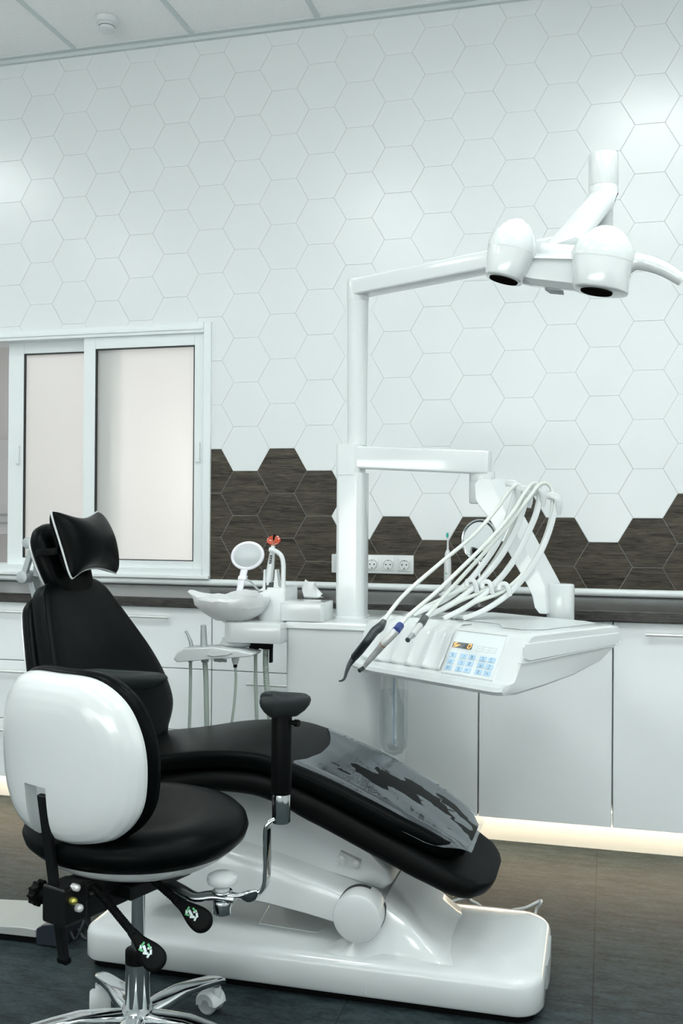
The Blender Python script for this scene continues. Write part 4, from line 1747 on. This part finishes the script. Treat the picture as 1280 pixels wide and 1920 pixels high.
# whip arms
WY = 3.035
ARMS = [[(775, 1152), (820, 1132), (868, 1100), (905, 1058), (935, 1012), (955, 962), (966, 922)],
        [(800, 1156), (850, 1130), (895, 1094), (935, 1048), (962, 1002), (978, 962), (987, 932)],
        [(832, 1160), (880, 1134), (925, 1098), (962, 1052), (986, 1006), (1004, 965), (1012, 930)],
        [(868, 1160), (908, 1144), (952, 1114), (986, 1077), (1012, 1036), (1030, 992), (1042, 945)]]
for k, q in enumerate(ARMS):
    pts_ = [PY(x, y, 2.97 + .03 * k * 0 + (WY - 2.97) * i / 6) for i, (x, y) in enumerate(q)]
    pts_ = spline(pts_, 6)
    bm = N()
    sweep(bm, pts_, rrect(.0085, .0115, .004, 3), upv=(.35, -.9, .2), scale=[.9 + .1 * math.sin(PI * i / (len(pts_) - 1)) for i in range(len(pts_))])
    wa = obj('whip_arm', bm, 'unit', tray, smooth=50)
    p = pts_[-1]
    bm = N()
    hk = [p + V((-.030, -.010, .022)), p + V((-.014, -.012, .026)), p + V((.004, -.012, .018)), p + V((.010, -.010, -.006)), p + V((.007, -.006, -.032))]
    sweep(bm, spline(hk, 5), rrect(.010, .0065, .003, 2), upv=(0, -1, 0), scale=[.7 + .4 * math.sin(PI * i / 20) for i in range(21)])
    obj('hook', bm, 'unit', wa, smooth=50)
bm = N()
a_, b_ = PY(966, 922, WY + .012), PY(1045, 930, WY + .012)
cyl(bm, a_, b_, .006, n=20)
for k in range(4):
    c_ = a_.lerp(b_, (.05, .32, .60, .86)[k])
    rcyl(bm, c_ - V((.012, 0, 0)), c_ + V((.009, 0, 0)), .0125, .003, 24)
obj('roller_bar', bm, 'frostclip', tray)
for k, (x, y) in enumerate(((887, 1096), (916, 1099), (948, 1103))):
    p = PY(x, y, 2.985)
    bm = N()
    hk = [p + V((-.018, -.008, -.004)), p + V((-.017, -.008, .010)), p + V((-.002, -.008, .014)), p + V((.008, -.008, .002)), p + V((.012, -.006, -.022))]
    sweep(bm, spline(hk, 5), rrect(.007, .0045, .002, 2), upv=(0, -1, 0))
    obj('hose_clip', bm, 'unit', tray, smooth=50)

# basin side: arm box, column, bowl, filler tube
YB = 3.06
bm = N()
z0, z1 = PY(450, 1205, 2.98).z, PY(450, 1168, 2.98).z
o_ = rpoly(PY(415, 1180, 2.98).x, UX0 + .004, 2.98, 3.22, (.035, .006, .006, .05))
stack(bm, [(ins(o_, .004), z0), (o_, z0 + .005), (o_, z1 - .008), (ins(o_, .003), z1 - .002), (ins(o_, .01), z1)])
ba = obj('basin_arm', bm, 'unit', t)
bm = N()
xc0, xc1 = PY(480, 1130, 3.09).x, PY(533, 1130, 3.09).x
ztop_ = PY(520, 1103, 3.09).z
o_ = rpoly(xc0, xc1, 3.09, 3.24, (.03, .012, .012, .03))
o5 = rpoly(xc0 + .028, xc1, 3.10, 3.24, (.02, .012, .012, .02))
stack(bm, [(o_, z1 - .004), (o_, z1 + .085), (o5, ztop_ - .006), (ins(o5, .006), ztop_)])
obj('column', bm, 'satin', ba)
bm = N()
bw = PY(437, 1142, YB)
bz = z1 + .003
lathe(bm, (bw.x, YB, bz), UZ, [(.03, -.012), (.045, 0), (.055, .006), (.092, .024), (.112, .050), (.117, .066), (.115, .069), (.110, .064), (.088, .034), (.05, .018), (.01, .014)], 56)
bowl = obj('bowl', bm, 'unit', ba)
bm = N()
yf_ = 3.12
tube(bm, [PY(505, 1030, yf_), PY(516, 1033, yf_), PY(527, 1042, yf_), PY(531, 1058, yf_), PY(531, 1080, yf_), PY(531, 1108, yf_)], .0078, 16)
obj('cup_filler', bm, 'unit', ba)
# lower swivel with the suction holder
bm = N()
c_ = PY(443, 1208, 3.05)
lathe(bm, (c_.x, 3.06, z0), -UZ, [(.050, -.004), (.052, .006), (.058, .014), (.05, .02)], 36)
obj('swivel', bm, 'shade', ba)
bm = N()
YH = 3.0
tr = [(324, 1236), (330, 1225), (342, 1216), (380, 1215), (400, 1214), (450, 1221), (474, 1226), (472, 1231), (440, 1234), (400, 1236), (360, 1240), (330, 1242)]
p3 = [PY(x, y, YH - .045) for x, y in tr]
cc_ = sum(p3, V((0, 0, 0))) / len(p3)
rings = []
for y, k in ((-.045, .97), (-.040, 1), (.03, 1.0), (.055, .97), (.060, .9)):
    rings.append([V((cc_.x + (p.x - cc_.x) * k, YH + y, cc_.z + (p.z - cc_.z) * k)) for p in p3])
loft(bm, rings)
hl = obj('suction_holder', bm, 'unit', ba, bevel=.003)
bm = N()
rp_ = rpoly(-1, 1, -1, 1, (.5, .5, .5, .5))
a_, b_ = PY(408, 1224, YH - .047), PY(470, 1219, YH - .047)
q = [PY(388, 1228, YH - .046), PY(396, 1220, YH - .046), PY(412, 1217, YH - .046), PY(430, 1220, YH - .046), PY(437, 1224, YH - .046), (PY(428, 1228, YH - .046)), PY(400, 1231, YH - .046)]
prism(bm, q, (0, -.003, 0))
obj('holder_button', bm, 'satin', hl, bevel=.001)
bm = N()
for x, y in ((408, 1237), (418, 1237)):
    p = PY(x, y, YH - .02)
    cyl(bm, p + V((-.012, 0, -.001)), p + V((.012, 0, -.003)), .005, n=12)
obj('holder_valve', bm, 'alu', hl)
# connector block and the two hoses that go down from it
bm = N()
for x in (479, 500):
    p = PY(x, 1209, 3.06)
    box(bm, p.x - .016, p.x + .016, 3.04, 3.08, p.z - .012, p.z + .013)
p = PY(508, 1225, 3.06)
box(bm, p.x - .004, p.x + .004, 3.05, 3.07, p.z - .03, p.z + .03)
obj('hose_connector', bm, 'rubber', ba, bevel=.002)
bm = N()
tube(bm, [PY(479, 1212, 3.06), PY(479, 1260, 3.06), PY(480, 1310, 3.06), PY(484, 1380, 3.07), PY(496, 1470, 3.1)], .0062, 12, rib=.006)
obj('drain_hose', bm, 'ribhose', ba, smooth=30)
bm = N()
tube(bm, [PY(498, 1212, 3.06), PY(498, 1250, 3.06), PY(501, 1300, 3.06), PY(507, 1360, 3.06), PY(516, 1470, 3.1)], .0098, 14, rib=.008)
obj('drain_hose', bm, 'ribhose', ba, smooth=30)
# holder of the curing light
bm = N()
yl = 3.135
for q in ([(484, 1108), (492, 1102), (494, 1068), (497, 1068), (497, 1108)], [(512, 1106), (515, 1068), (518, 1068), (522, 1100), (530, 1106)]):
    prism(bm, [PY(x, y, yl - .015) for x, y in q], (0, .03, 0))
obj('light_holder', bm, 'satin', ba, bevel=.001)
bm = N()
prism(bm, [PY(x, y, yl - .012) for x, y in ((491, 1106), (498, 1092), (512, 1092), (514, 1106))], (0, .024, 0))
obj('holder_base', bm, 'dkplast', ba, bevel=.001)

# liner over the bowl
bm = N()
nA, nR = 72, 9
grid = []
BC = V((bw.x, YB, bz))
for i in range(nA + 1):
    th_ = 2 * PI * i / nA
    row = []
    sq = .118 + .055 * max(0, math.cos(th_ - PI)) ** 12 + .045 * max(0, math.cos(th_ - 1.6)) ** 14 + .02 * max(0, math.cos(th_ + .6)) ** 10
    wr = .003 * math.sin(11 * th_) + .002 * math.sin(19 * th_ + 1)
    for j in range(nR + 1):
        f = j / nR
        prof_l = [(.03, .020), (.055, .0235), (.088, .040), (.108, .066), (.1185, .0735), (.1215, .066), (.116, .045), (.095, .020), (.062, .000), (.035, -.004)]
        r, z = prof_l[j]
        if j in (3, 4):
            z += (sq - .118) * .30
            r += max(0, sq - .118) * .75
        if j in (5, 6):
            r += max(0, sq - .118) * .30
        row.append(BC + V((math.cos(th_) * (r + wr * (.3 + f * .4)), math.sin(th_) * (r + wr * (.3 + f * .4)), z + wr * .5)))
    grid.append(row)
sheet(bm, grid)
tag(obj('bowl_liner', bm, 'liner', smooth=30), 'crinkled thin plastic liner draped over the white spittoon bowl', 'liner')

# suction tips in the holder
for nm, lab, m_, q_tip, hose, r_h, rib in (
        ('saliva_ejector', 'slim grey saliva ejector with a bent tip standing in the holder', 'alu', [((359, 1215), .0075), ((357, 1202), .006), ((352, 1190), .0042), ((348, 1183), .0045)], [(357, 1238), (357, 1275), (356, 1330), (354, 1380), (352, 1460)], .0055, .006),
        ('suction_tube', 'wide grey suction tube with a thick ribbed hose in the holder', 'alu', [((382, 1215), .0135), ((382, 1206), .0115), ((381.5, 1190), .0105), ((381, 1172), .0088)], [(384, 1238), (386, 1275), (387, 1330), (388, 1380), (390, 1460)], .0088, .008)):
    p0 = PY(*q_tip[0][0], YH)
    tt = thing(nm, lab, 'suction tool', p0)
    bm = N()
    ps = [PY(*q[0], YH) for q in q_tip]
    ps = [ps[0] - V((0, 0, .012))] + ps
    rs = [q_tip[0][1]] + [q[1] for q in q_tip]
    sweep(bm, ps, circ(1, 18), scale=rs)
    obj('tip', bm, m_, tt, smooth=50)
    bm = N()
    h0 = PY(*hose[0], YH)
    rcyl(bm, h0 + V((0, 0, .008)), h0 - V((0, 0, .006)), r_h * 1.45, .002, 20)
    obj('collar', bm, 'alu', tt)
    bm = N()
    tube(bm, [PY(x, y, YH) for x, y in hose], r_h, 14, rib=rib)
    obj('hose', bm, 'ribhose', tt, smooth=30)
p0 = PY(441, 1236, YH)
tt = thing('air_syringe_hose', 'thin pale hose hanging from a white socket under the suction holder', 'hose', p0)
bm = N()
lathe(bm, p0 + V((0, 0, .008)), -UZ, [(.012, 0), (.0125, .01), (.009, .02), (.008, .024)], 20)
obj('socket', bm, 'satin', tt)
bm = N()
cyl(bm, p0 - V((0, 0, .012)), p0 - V((0, 0, .026)), .0062, n=18)
obj('ring', bm, 'rubber', tt)
bm = N()
tube(bm, [p0 - V((0, 0, .022)), PY(442, 1275, YH), PY(439, 1320, YH), PY(435, 1350, YH), PY(430, 1400, YH + .02), PY(428, 1460, YH + .03)], .0042, 12)
obj('hose', bm, 'ribhose', tt)

# curing light
a_, b_ = PY(503, 1100, yl), PY(512, 1022, yl)
t = thing('curing_light', 'white pen-shaped curing light with an orange shield in its holder', 'curing light', a_)
d = (b_ - a_)
L = d.length
bm = N()
lathe(bm, a_, d, [(.008, 0), (.0125, .006), (.0135, .02), (.0125, L * .5), (.0085, L * .85), (.0065, L), (.005, L + .002)], 24)
bd = obj('body', bm, 'plastic', t, smooth=50)
bm = N()
p = PY(507, 1049, yl - .0118)
obox(bm, p, d.normalized() * .0145, V((.0042, 0, 0)), V((0, .002, 0)))
pnl = obj('button_panel', bm, 'dkplast', bd, bevel=.0015)
bm = N()
for k in (-.008, 0, .008):
    cyl(bm, p + d.normalized() * k + V((0, -.0018, 0)), p + d.normalized() * k + V((0, -.0026, 0)), .0022, n=12)
obj('button', bm, 'alu', pnl)
bm = N()
cyl(bm, b_ - d.normalized() * .002, b_ + d.normalized() * .006, .0068, n=20)
obj('collar', bm, 'brown', t)
bm = N()
e = d.normalized()
ox_, oz_ = frame(e)
po_ = [V((math.cos(2 * PI * k / 40), math.sin(2 * PI * k / 40), 0)) for k in range(40)]
c_ = b_ + e * .014
slab(bm, [(p.x * .024, p.y * .016) for p in po_], c_ + V((0, 0, .002)), V((1, 0, .1)).normalized(), V((-.1, .25, 1)).normalized(), V((0, -1, .25)).normalized(), [(.004, -.0035), (0, -.0025), (0, .0025), (.004, .0035)])
obj('shield', bm, 'orange', t)
bm = N()
tube(bm, [b_ + e * .004, b_ + e * .02, b_ + e * .030, b_ + e * .036 + V((.003, 0, 0))], .0042, 12)
obj('light_tip', bm, 'rubber', t)

# hand mirror clamped by a thin arm
ym = 3.10
c_ = PY(464, 1042, ym)
t = thing('hand_mirror', 'white round hand mirror clamped upright behind the spittoon bowl', 'mirror', PY(448, 1102, ym))
nrm = V((.12, -.99, -.02)).normalized()
uu = V((.96, .12, .24)).normalized()
vv = nrm.cross(uu).normalized()
if vv.z < 0:
    vv = -vv
bm = N()
rx, rz = .0575, .0475
ell = [(math.cos(2 * PI * k / 48), math.sin(2 * PI * k / 48)) for k in range(48)]
wid = 1 / abs(V((1, 0, 0)).dot(uu))
slab(bm, [(x * rx, y * rz) for x, y in ell], c_, uu, vv, nrm, [(.02, -.007), (.002, -.006), (0, 0), (.002, .005), (.007, .0065), (.0095, .0045), (.012, .0045)])
obj('rim', bm, 'hand', t, smooth=50)
bm = N()
slab(bm, [(x * .0465, y * .0365) for x, y in ell], c_, uu, vv, nrm, [(.001, .004), (0, .0055), (.001, .006)])
obj('glass', bm, 'handglass', t, smooth=30)
bm = N()
a_, b_ = PY(459, 1064, ym), PY(449, 1107, ym)
e = (b_ - a_).normalized()
loft(bm, [[a_ + V((x, y, 0)) for x, y in rrect(.0125, .005, .003, 3)], [b_ + V((x, y, 0)) for x, y in rrect(.0105, .005, .003, 3)]])
obj('handle', bm, 'hand', t)
bm = N()
c2 = PY(455, 1083, ym)
obox(bm, c2, V((.0145, 0, 0)), V((0, .009, 0)), e * .007)
cl_ = obj('clamp', bm, 'hand', t, bevel=.003)
bm = N()
tube(bm, [c2 + V((.010, .004, -.006)), PY(470, 1091, ym + .01), PY(476, 1098, ym + .02), PY(484, 1106, ym + .03), PY(492, 1116, 3.13)], .0035, 10)
obj('gooseneck', bm, 'alu', cl_)

# tissue box on the unit
zt_ = .9095
a_, b_ = PZ(533, 1161, zt_), PZ(607, 1166, zt_)
bx0, bx1, by0, by1 = a_.x, b_.x, 3.045, 3.175
t = thing('tissue_box', 'low white tissue box with a tissue pulled out on the dental unit', 'tissue box', ((bx0 + bx1) / 2, (by0 + by1) / 2, zt_))
bm = N()
o_ = rpoly(bx0, bx1, by0, by1, (.008, .012, .012, .008))
stack(bm, [(ins(o_, .002), zt_), (o_, zt_ + .003), (o_, zt_ + .054), (ins(o_, .002), zt_ + .059), (ins(o_, .008), zt_ + .060)])
obj('box', bm, 'plastic', t)
bm = N()
ct = PZ(588, 1119, zt_ + .06)
o_ = [(ct.x + .034 * math.cos(2 * PI * k / 32), ct.y + .016 * math.sin(2 * PI * k / 32)) for k in range(32)]
stack(bm, [(o_, zt_ + .059), (o_, zt_ + .0606)])
obj('opening', bm, 'shade', t)
bm = N()
grid = []
prof_ = [(570, 1121), (566, 1106), (568, 1098), (572, 1086)], [(577, 1122), (574, 1106), (578, 1096), (581, 1092)], [(586, 1122), (585, 1106), (587, 1096), (590, 1092)], [(594, 1122), (594, 1110), (594, 1104), (596, 1105)], [(601, 1120), (602, 1116), (603, 1115), (605, 1114)]
for k, col in enumerate(prof_):
    dy = (0, .012, -.006, .012, 0)[k]
    grid.append([PY(x, y, ct.y + dy * (.3 + .35 * i)) for i, (x, y) in enumerate(col)])
g2 = []
for i in range(len(grid)):
    g2.append(spline(grid[i], 4))
g3 = []
for j in range(len(g2[0])):
    g3.append(spline([g2[i][j] for i in range(len(g2))], 4))
sheet(bm, g3)
solid(obj('tissue', bm, 'tissue', t, smooth=60), .0012)

# water bottle below the tray
wx, wy_ = PY(738, 1350, 3.02).x, 3.02
t = thing('water_bottle', 'clear round-bottomed water bottle hanging beside the dental unit', 'bottle', (wx, wy_, .52))
bm = N()
lathe(bm, (wx, wy_, 0), UZ, [(.012, .507), (.030, .515), (.041, .535), (.0445, .565), (.0445, .74), (.0445, .80), (.043, .80), (.043, .74), (.043, .566), (.0395, .537), (.029, .5175), (.012, .509)], 44)
obj('vessel', bm, 'bottle', t)
bm = N()
lathe(bm, (wx, wy_, 0), UZ, [(.011, .5105), (.028, .519), (.0385, .539), (.0418, .567), (.0418, .706), (.0424, .708)], 44)
obj('water', bm, 'water', t)
bm = N()
cyl(bm, (wx, wy_, .54), (wx, wy_, .80), .003, n=12)
obj('dip_tube', bm, 'bluebtn', t)
bm = N()
rcyl(bm, (wx, wy_, .80), (wx, wy_, .835), .047, .003, 40)
box(bm, UX1 - .002, wx, wy_ - .02, wy_ + .02, .81, .83)
obj('cap', bm, 'satin', t)

# ================================================================ HANDPIECES
def handpiece(name, label, pieces, hose_px, tip=None):
    """pieces: (material, part, [(px, py, z, r)])"""
    x, y, z, r = pieces[0][2][0]
    root = thing(name, label, 'dental handpiece', PZ(x, y, z))
    for m_, nm, st in pieces:
        bm = N()
        ps = [PZ(x, y, z) for x, y, z, r in st]
        rs = [r for *_, r in st]
        sm = 5
        pp = spline(ps, sm)
        rr = []
        for i in range(len(pp)):
            k, f = divmod(i, sm)
            rr.append(rs[k] + (rs[min(k + 1, len(rs) - 1)] - rs[k]) * f / sm)
        sweep(bm, pp, circ(1, 20), scale=rr)
        obj(nm, bm, m_, root, smooth=50)
    bm = N()
    up_n = max(range(len(hose_px)), key=lambda k: -hose_px[k][1])
    L = [0]
    for k in range(up_n):
        L.append(L[-1] + math.hypot(hose_px[k + 1][0] - hose_px[k][0], hose_px[k + 1][1] - hose_px[k][1]))
    ya_, yb__ = hose_px[0][2], hose_px[up_n][2]
    pts_ = [PY(x, y, ya_ + (yb__ - ya_) * L[k] / L[-1] if k <= up_n else yy) for k, (x, y, yy) in enumerate(hose_px)]
    tube(bm, pts_, .0058, 14)
    obj('hose', bm, 'hose', root)
    return root


zz = .957
h0 = PZ(716, 1170, zz)
handpiece('scaler_handpiece', 'long black scaler handpiece with a curved tip, leftmost on the tray',
          [('dkplast', 'body', [(719, 1166, .962, .0085), (712, 1176, .955, .0125), (702, 1184, .945, .0125), (690, 1200, .925, .0115), (676, 1218, .895, .0115), (664, 1232, .87, .0105)]),
           ('dkplast', 'tip', [(665, 1231, .871, .0098), (655, 1246, .85, .0065), (650, 1258, .835, .005), (646, 1271, .82, .0038), (641, 1276, .815, .0028), (636, 1277, .815, .0022)])],
          [(717, 1169, h0.y), (735, 1142, h0.y + .06), (765, 1108, 2.80), (825, 1056, 2.88), (888, 1003, 2.95), (930, 955, 2.99), (950, 927, 3.01), (968, 909, 3.018), (978, 918, 3.03), (972, 955, 3.03), (945, 1020, 3.025), (905, 1080, 3.00), (882, 1098, 2.985), (830, 1122, 2.975), (780, 1146, 2.975)])
h1 = PZ(750, 1174, .96)
handpiece('contra_angle_handpiece', 'silver handpiece with a dark blue collar, second from left on the tray',
          [('blue', 'collar', [(750, 1173, .963, .0108), (742, 1183, .952, .0112)]),
           ('steel', 'body', [(743, 1182, .953, .0106), (728, 1198, .93, .0104), (718, 1208, .915, .0098), (708, 1220, .895, .009), (694, 1236, .87, .0075), (684, 1248, .85, .006), (680, 1253, .843, .007)]),
           ('brown', 'ring', [(719, 1207, .9165, .0101), (717, 1209, .9135, .0101)]),
           ('dkplast', 'head', [(681, 1252, .845, .0052), (673, 1258, .838, .0055)])],
          [(748, 1176, h1.y), (760, 1160, h1.y + .03), (785, 1138, 2.80), (820, 1108, 2.86), (872, 1058, 2.93), (920, 1010, 2.97), (960, 962, 3.0), (982, 926, 3.01), (1000, 906, 3.018), (1010, 920, 3.03), (998, 985, 3.03), (962, 1050, 3.015), (916, 1101, 2.985), (860, 1128, 2.975), (808, 1156, 2.975)])
h2 = PZ(797, 1160, .965)
handpiece('motor_handpiece', 'short silver motor handpiece with a black collar, third on the tray',
          [('dkplast', 'collar', [(798, 1156, .968, .0098), (792, 1166, .962, .0108), (786, 1174, .955, .0105)]),
           ('steel', 'body', [(787, 1173, .956, .0098), (779, 1183, .947, .0092), (773, 1191, .94, .0088)]),
           ('chrome', 'nose', [(774, 1190, .941, .007), (764, 1200, .932, .0066)]),
           ('gap', 'bore', [(764.6, 1199.4, .9325, .0045), (763.4, 1200.8, .9315, .0045)])],
          [(796, 1159, h2.y), (812, 1142, h2.y + .04), (838, 1112, 2.80), (872, 1075, 2.87), (915, 1028, 2.94), (955, 982, 2.98), (990, 935, 3.005), (1014, 907, 3.018), (1034, 918, 3.03), (1030, 980, 3.03), (1000, 1050, 3.015), (948, 1105, 2.985), (890, 1130, 2.975), (848, 1158, 2.975)])

# ================================================================ OPERATING LIGHT
px_, py_ = -.809, 3.225
t = lamp = thing('operating_light', 'white twin-pod operating light on a long arm above the tray', 'lamp', (px_, py_, 1.487))
bm = N()
lathe(bm, (px_, py_, 0), UZ, [(.0325, 1.484), (.0355, 1.97)], 40)
obj('post', bm, 'unit', t)
ta, tb = V((px_, py_, 2.012)), V((-.012, 2.78, 2.005))
bm = N()
lathe(bm, (px_, py_, 0), UZ, [(.0365, 1.968), (.037, 1.975), (.037, 2.035), (.034, 2.042), (.02, 2.045)], 40)
obj('post_cap', bm, 'unit', t)
e = (tb - ta).normalized()
sd = e.cross(UZ).normalized()
uu_ = sd.cross(e)
bm = N()
s2 = rrect(.036, .028, .008, 4)
loft(bm, [[ta + sd * x + uu_ * y for x, y in s2], [tb + sd * x + uu_ * y for x, y in s2], [tb + e * .02 + sd * x * .8 + uu_ * y * .9 for x, y in s2]])
obj('arm', bm, 'unit', t)
bm = N()
cx_, cy_ = PY(1131, 310, 2.76).x, 2.78
ctop, cbot = PY(1131, 281, 2.745).z, PY(1131, 343, 2.745).z
rcyl(bm, (cx_, cy_, 1.99), (cx_, cy_, cbot), .026, .003, 32)
obj('stem', bm, 'shade', t)
bm = N()
rcyl(bm, (cx_, cy_, cbot), (cx_, cy_, ctop), .0395, .003, 44)
obj('joint', bm, 'unit', t)
bm = N()
YL = 2.52
n0, n1, n2 = V((cx_, cy_, cbot)), V((cx_ - .005, cy_ - .03, cbot - .045)), PY(1053, 464, YL + .03)
rings = []
st = [(n0, .039, .039), (n0 + V((0, -.004, -.022)), .039, .039), (n1, .037, .034)]
for p, a, b in st[:2]:
    rings.append([p + V((x, y, 0)) for x, y in rrect(a, b, min(a, b) * .98, 5)])
dd = (n2 - n1).normalized()
ss = V((.92, -.2, .33))
ss = (ss - dd * ss.dot(dd)).normalized()
vv2 = dd.cross(ss)
if vv2.dot(rings[0][0] - rings[0][6]) < 0:
    vv2 = -vv2
for f, a, b in ((.03, .040, .030), (.12, .043, .024), (.5, .050, .020), (.9, .056, .018), (1.0, .056, .014)):
    p = n1.lerp(n2, f)
    rings.append([p + ss * x + vv2 * y for x, y in rrect(a, b, b * .9, 5)])
loft(bm, rings)
obj('yoke', bm, 'unit', t, smooth=50)

# head: two pods, bridge, roller, handle
head = obj('bridge', (lambda bm: (loft(bm, [[PY(x, y, YL) + V((0, dy, 0)) for x, y in q] for dy, q in (
    (-.050, [(985, 505), (1000, 490), (1085, 492), (1090, 515), (1085, 545), (1000, 535), (975, 530)]),
    (-.060, [(990, 512), (1003, 496), (1080, 498), (1086, 518), (1082, 540), (1003, 531), (980, 526)]),
    (-.035, [(980, 500), (1000, 482), (1090, 486), (1095, 515), (1088, 552), (1000, 541), (970, 532)]),
    (.05, [(985, 495), (1000, 480), (1085, 482), (1090, 510), (1085, 540), (1000, 530), (975, 525)]))]), bm)[1])(N()), 'unit', t, bevel=.004)
bm = N()
rcyl(bm, PY(1014, 473, YL + .005), PY(1092, 479, YL - .01), .0235, .003, 36)
obj('roller', bm, 'unit', head)
bm = N()
prism(bm, [PY(x, y, YL - .02) for x, y in ((1020, 536), (1048, 541), (1056, 545), (1030, 543))], (0, .03, -.004))
obj('sensor', bm, 'alu', head)


def pod(y, bot, top, wb, wm, dep, lens, lm, corner):
    """white helmet-shaped pod: bot and top are photo points on the plane y"""
    a, b = PY(*bot, y), PY(*top, y)
    ax_ = (b - a)
    L = ax_.length
    d = ax_.normalized()
    sx_ = V((1, 0, 0))
    sx_ = (sx_ - d * sx_.dot(d)).normalized()
    sy_ = d.cross(sx_)
    if sy_.y < 0:
        sy_ = -sy_
    rings_lo, rings_hi = [], []
    tab = [(-.005, .86, .84), (.0, .94, .92), (.02, .97, .95), (.25, 1.03, 1.0), (.45, 1.05, 1.02), (.52, 1.05, 1.02), (.62, .97, 1.0), (.72, .86, .93), (.82, .70, .80), (.90, .53, .62), (.96, .34, .40), (.99, .16, .2), (1.0, .03, .03)]
    for f, kx, ky in tab:
        q = []
        for k in range(48):
            an = 2 * PI * k / 48
            x, yv = math.cos(an), math.sin(an)
            se = (abs(x) ** 2.5 + abs(yv) ** 2.5) ** (-1 / 2.5)
            cx__ = x * se * (wb + (wm - wb) * min(1, f * 1.6)) * kx
            cy__ = yv * se * dep * ky
            p = a + d * (L * f) + sx_ * cx__ + sy_ * cy__
            if f < .3 and corner:
                p += V(corner) * max(0, x * se) ** 2 * (1 - f / .3)
            q.append(p)
        (rings_lo if f <= .45 else rings_hi).append(q)
    rings_hi = [rings_lo[-1]] + rings_hi
    bm = N()
    loft(bm, rings_lo)
    lo = obj('pod_cover', bm, 'unit', head, smooth=50)
    bm = N()
    loft(bm, [[c.lerp(sum(r, V((0, 0, 0))) / 48, -.008) for c in r] for r in rings_hi])
    obj('pod_dome', bm, 'unit', head, smooth=60)
    # lens in the lower face
    c_ = a - d * (L * .016)
    bm = N()
    slab(bm, [(x * lens[0], yv * lens[1]) for x, yv in ell], c_, sx_, sy_, -d, [(.004, -.008), (0, -.002), (.001, .0015), (.006, .001)])
    obj('lens', bm, lm, lo)


pod(YL - .055, (944, 524), (975, 411), .047, .058, .062, (.036, .040), 'lens', None)
pod(YL - .075, (1118, 546), (1143, 424), .058, .074, .066, (.038, .040), 'lens', (.018, 0, -.002))
bm = N()
hp = [PY(1170, 500, YL - .08), PY(1190, 491, YL - .085), PY(1215, 494, YL - .085), PY(1245, 505, YL - .09), PY(1270, 520, YL - .09), PY(1279, 527, YL - .09)]
pp = spline(hp, 6)
sweep(bm, pp, circ(1, 20), scale=[.022 - .0085 * (i / (len(pp) - 1)) for i in range(len(pp))])
obj('handle', bm, 'unit', head, smooth=60)

# ================================================================ ON THE WORKTOP
# electric toothbrush
yt = 3.95
b0 = PZ(834, 1118, CZ)
yt = b0.y
t = thing('electric_toothbrush', 'white electric toothbrush with green bristles standing on the worktop', 'toothbrush', (b0.x, yt, CZ))
zt0 = lambda py: PY(838, py, yt).z
bm = N()
lathe(bm, (b0.x + .004, yt, 0), UZ, [(.030, CZ), (.032, CZ + .004), (.030, CZ + .012), (.018, CZ + .016), (.015, CZ + .02)], 32)
obj('charger', bm, 'plastic', t)
bx_ = PY(839, 1060, yt).x
bm = N()
lathe(bm, (bx_, yt, 0), UZ, [(.0135, CZ + .014), (.0155, CZ + .03), (.0150, zt0(1058)), (.012, zt0(1038)), (.008, zt0(1033)), (.0065, zt0(1031))], 28)
hd_ = obj('handle', bm, 'plastic', t)
bm = N()
cyl(bm, (bx_ - .003, yt - .0152, zt0(1075)), (bx_ - .003, yt - .0142, zt0(1075)), .0035, n=16)
obj('button', bm, 'mint', hd_)
bm = N()
lathe(bm, (bx_, yt, 0), UZ, [(.0048, zt0(1033)), (.004, zt0(1022)), (.0032, zt0(1012)), (.0045, zt0(1006)), (.0045, zt0(999)), (.002, zt0(996))], 20)
br_ = obj('brush_head', bm, 'satin', t)
bm = N()
slab(bm, [(x * .0055, y * .0105) for x, y in ell], (bx_ - .001, yt - .004, zt0(1003.5)), V((1, 0, 0)), UZ, V((0, -1, 0)), [(.001, 0), (0, .004), (.0006, .008), (.002, .009)])
obj('bristles', bm, 'green', br_)

# round mirror on a stem
ymr = yt - .02
cm = PY(897, 1013, ymr)
t = thing('table_mirror', 'round chrome make-up mirror on a stem standing on the worktop', 'mirror', (cm.x, ymr, CZ))
bm = N()
lathe(bm, (cm.x + .004, ymr, 0), UZ, [(.06, CZ), (.062, CZ + .004), (.05, CZ + .010), (.012, CZ + .014), (.006, CZ + .02)], 40)
cyl(bm, (cm.x + .004, ymr, CZ + .012), (cm.x + .004, ymr, cm.z - .085), .006, n=18)
obj('stand', bm, 'chrome', t)
nm_ = V((-.28, -.93, .06)).normalized()
um = V((.93, -.28, 0)).normalized()
vm = nm_.cross(um)
if vm.z < 0:
    vm = -vm
bm = N()
cc2 = [(math.cos(2 * PI * k / 64), math.sin(2 * PI * k / 64)) for k in range(64)]
slab(bm, [(x * .080, y * .086) for x, y in cc2], cm + nm_ * -.012, um, vm, nm_, [(.02, -.014), (.004, -.012), (0, -.004), (0, .004), (.004, .010), (.012, .008), (.013, .0065)])
fm = obj('frame', bm, 'chrome', t, smooth=50)
bm = N()
slab(bm, [(x * .068, y * .074) for x, y in cc2], cm + nm_ * -.012, um, vm, nm_, [(.001, .006), (0, .0072), (.0005, .0075)])
obj('glass', bm, 'mirror', fm, smooth=30)
bm = N()
obox(bm, cm + um * .083 + V((0, .01, 0)), um * .008, V((0, .012, 0)), UZ * .010)
obj('hinge', bm, 'rubber', t, bevel=.003)
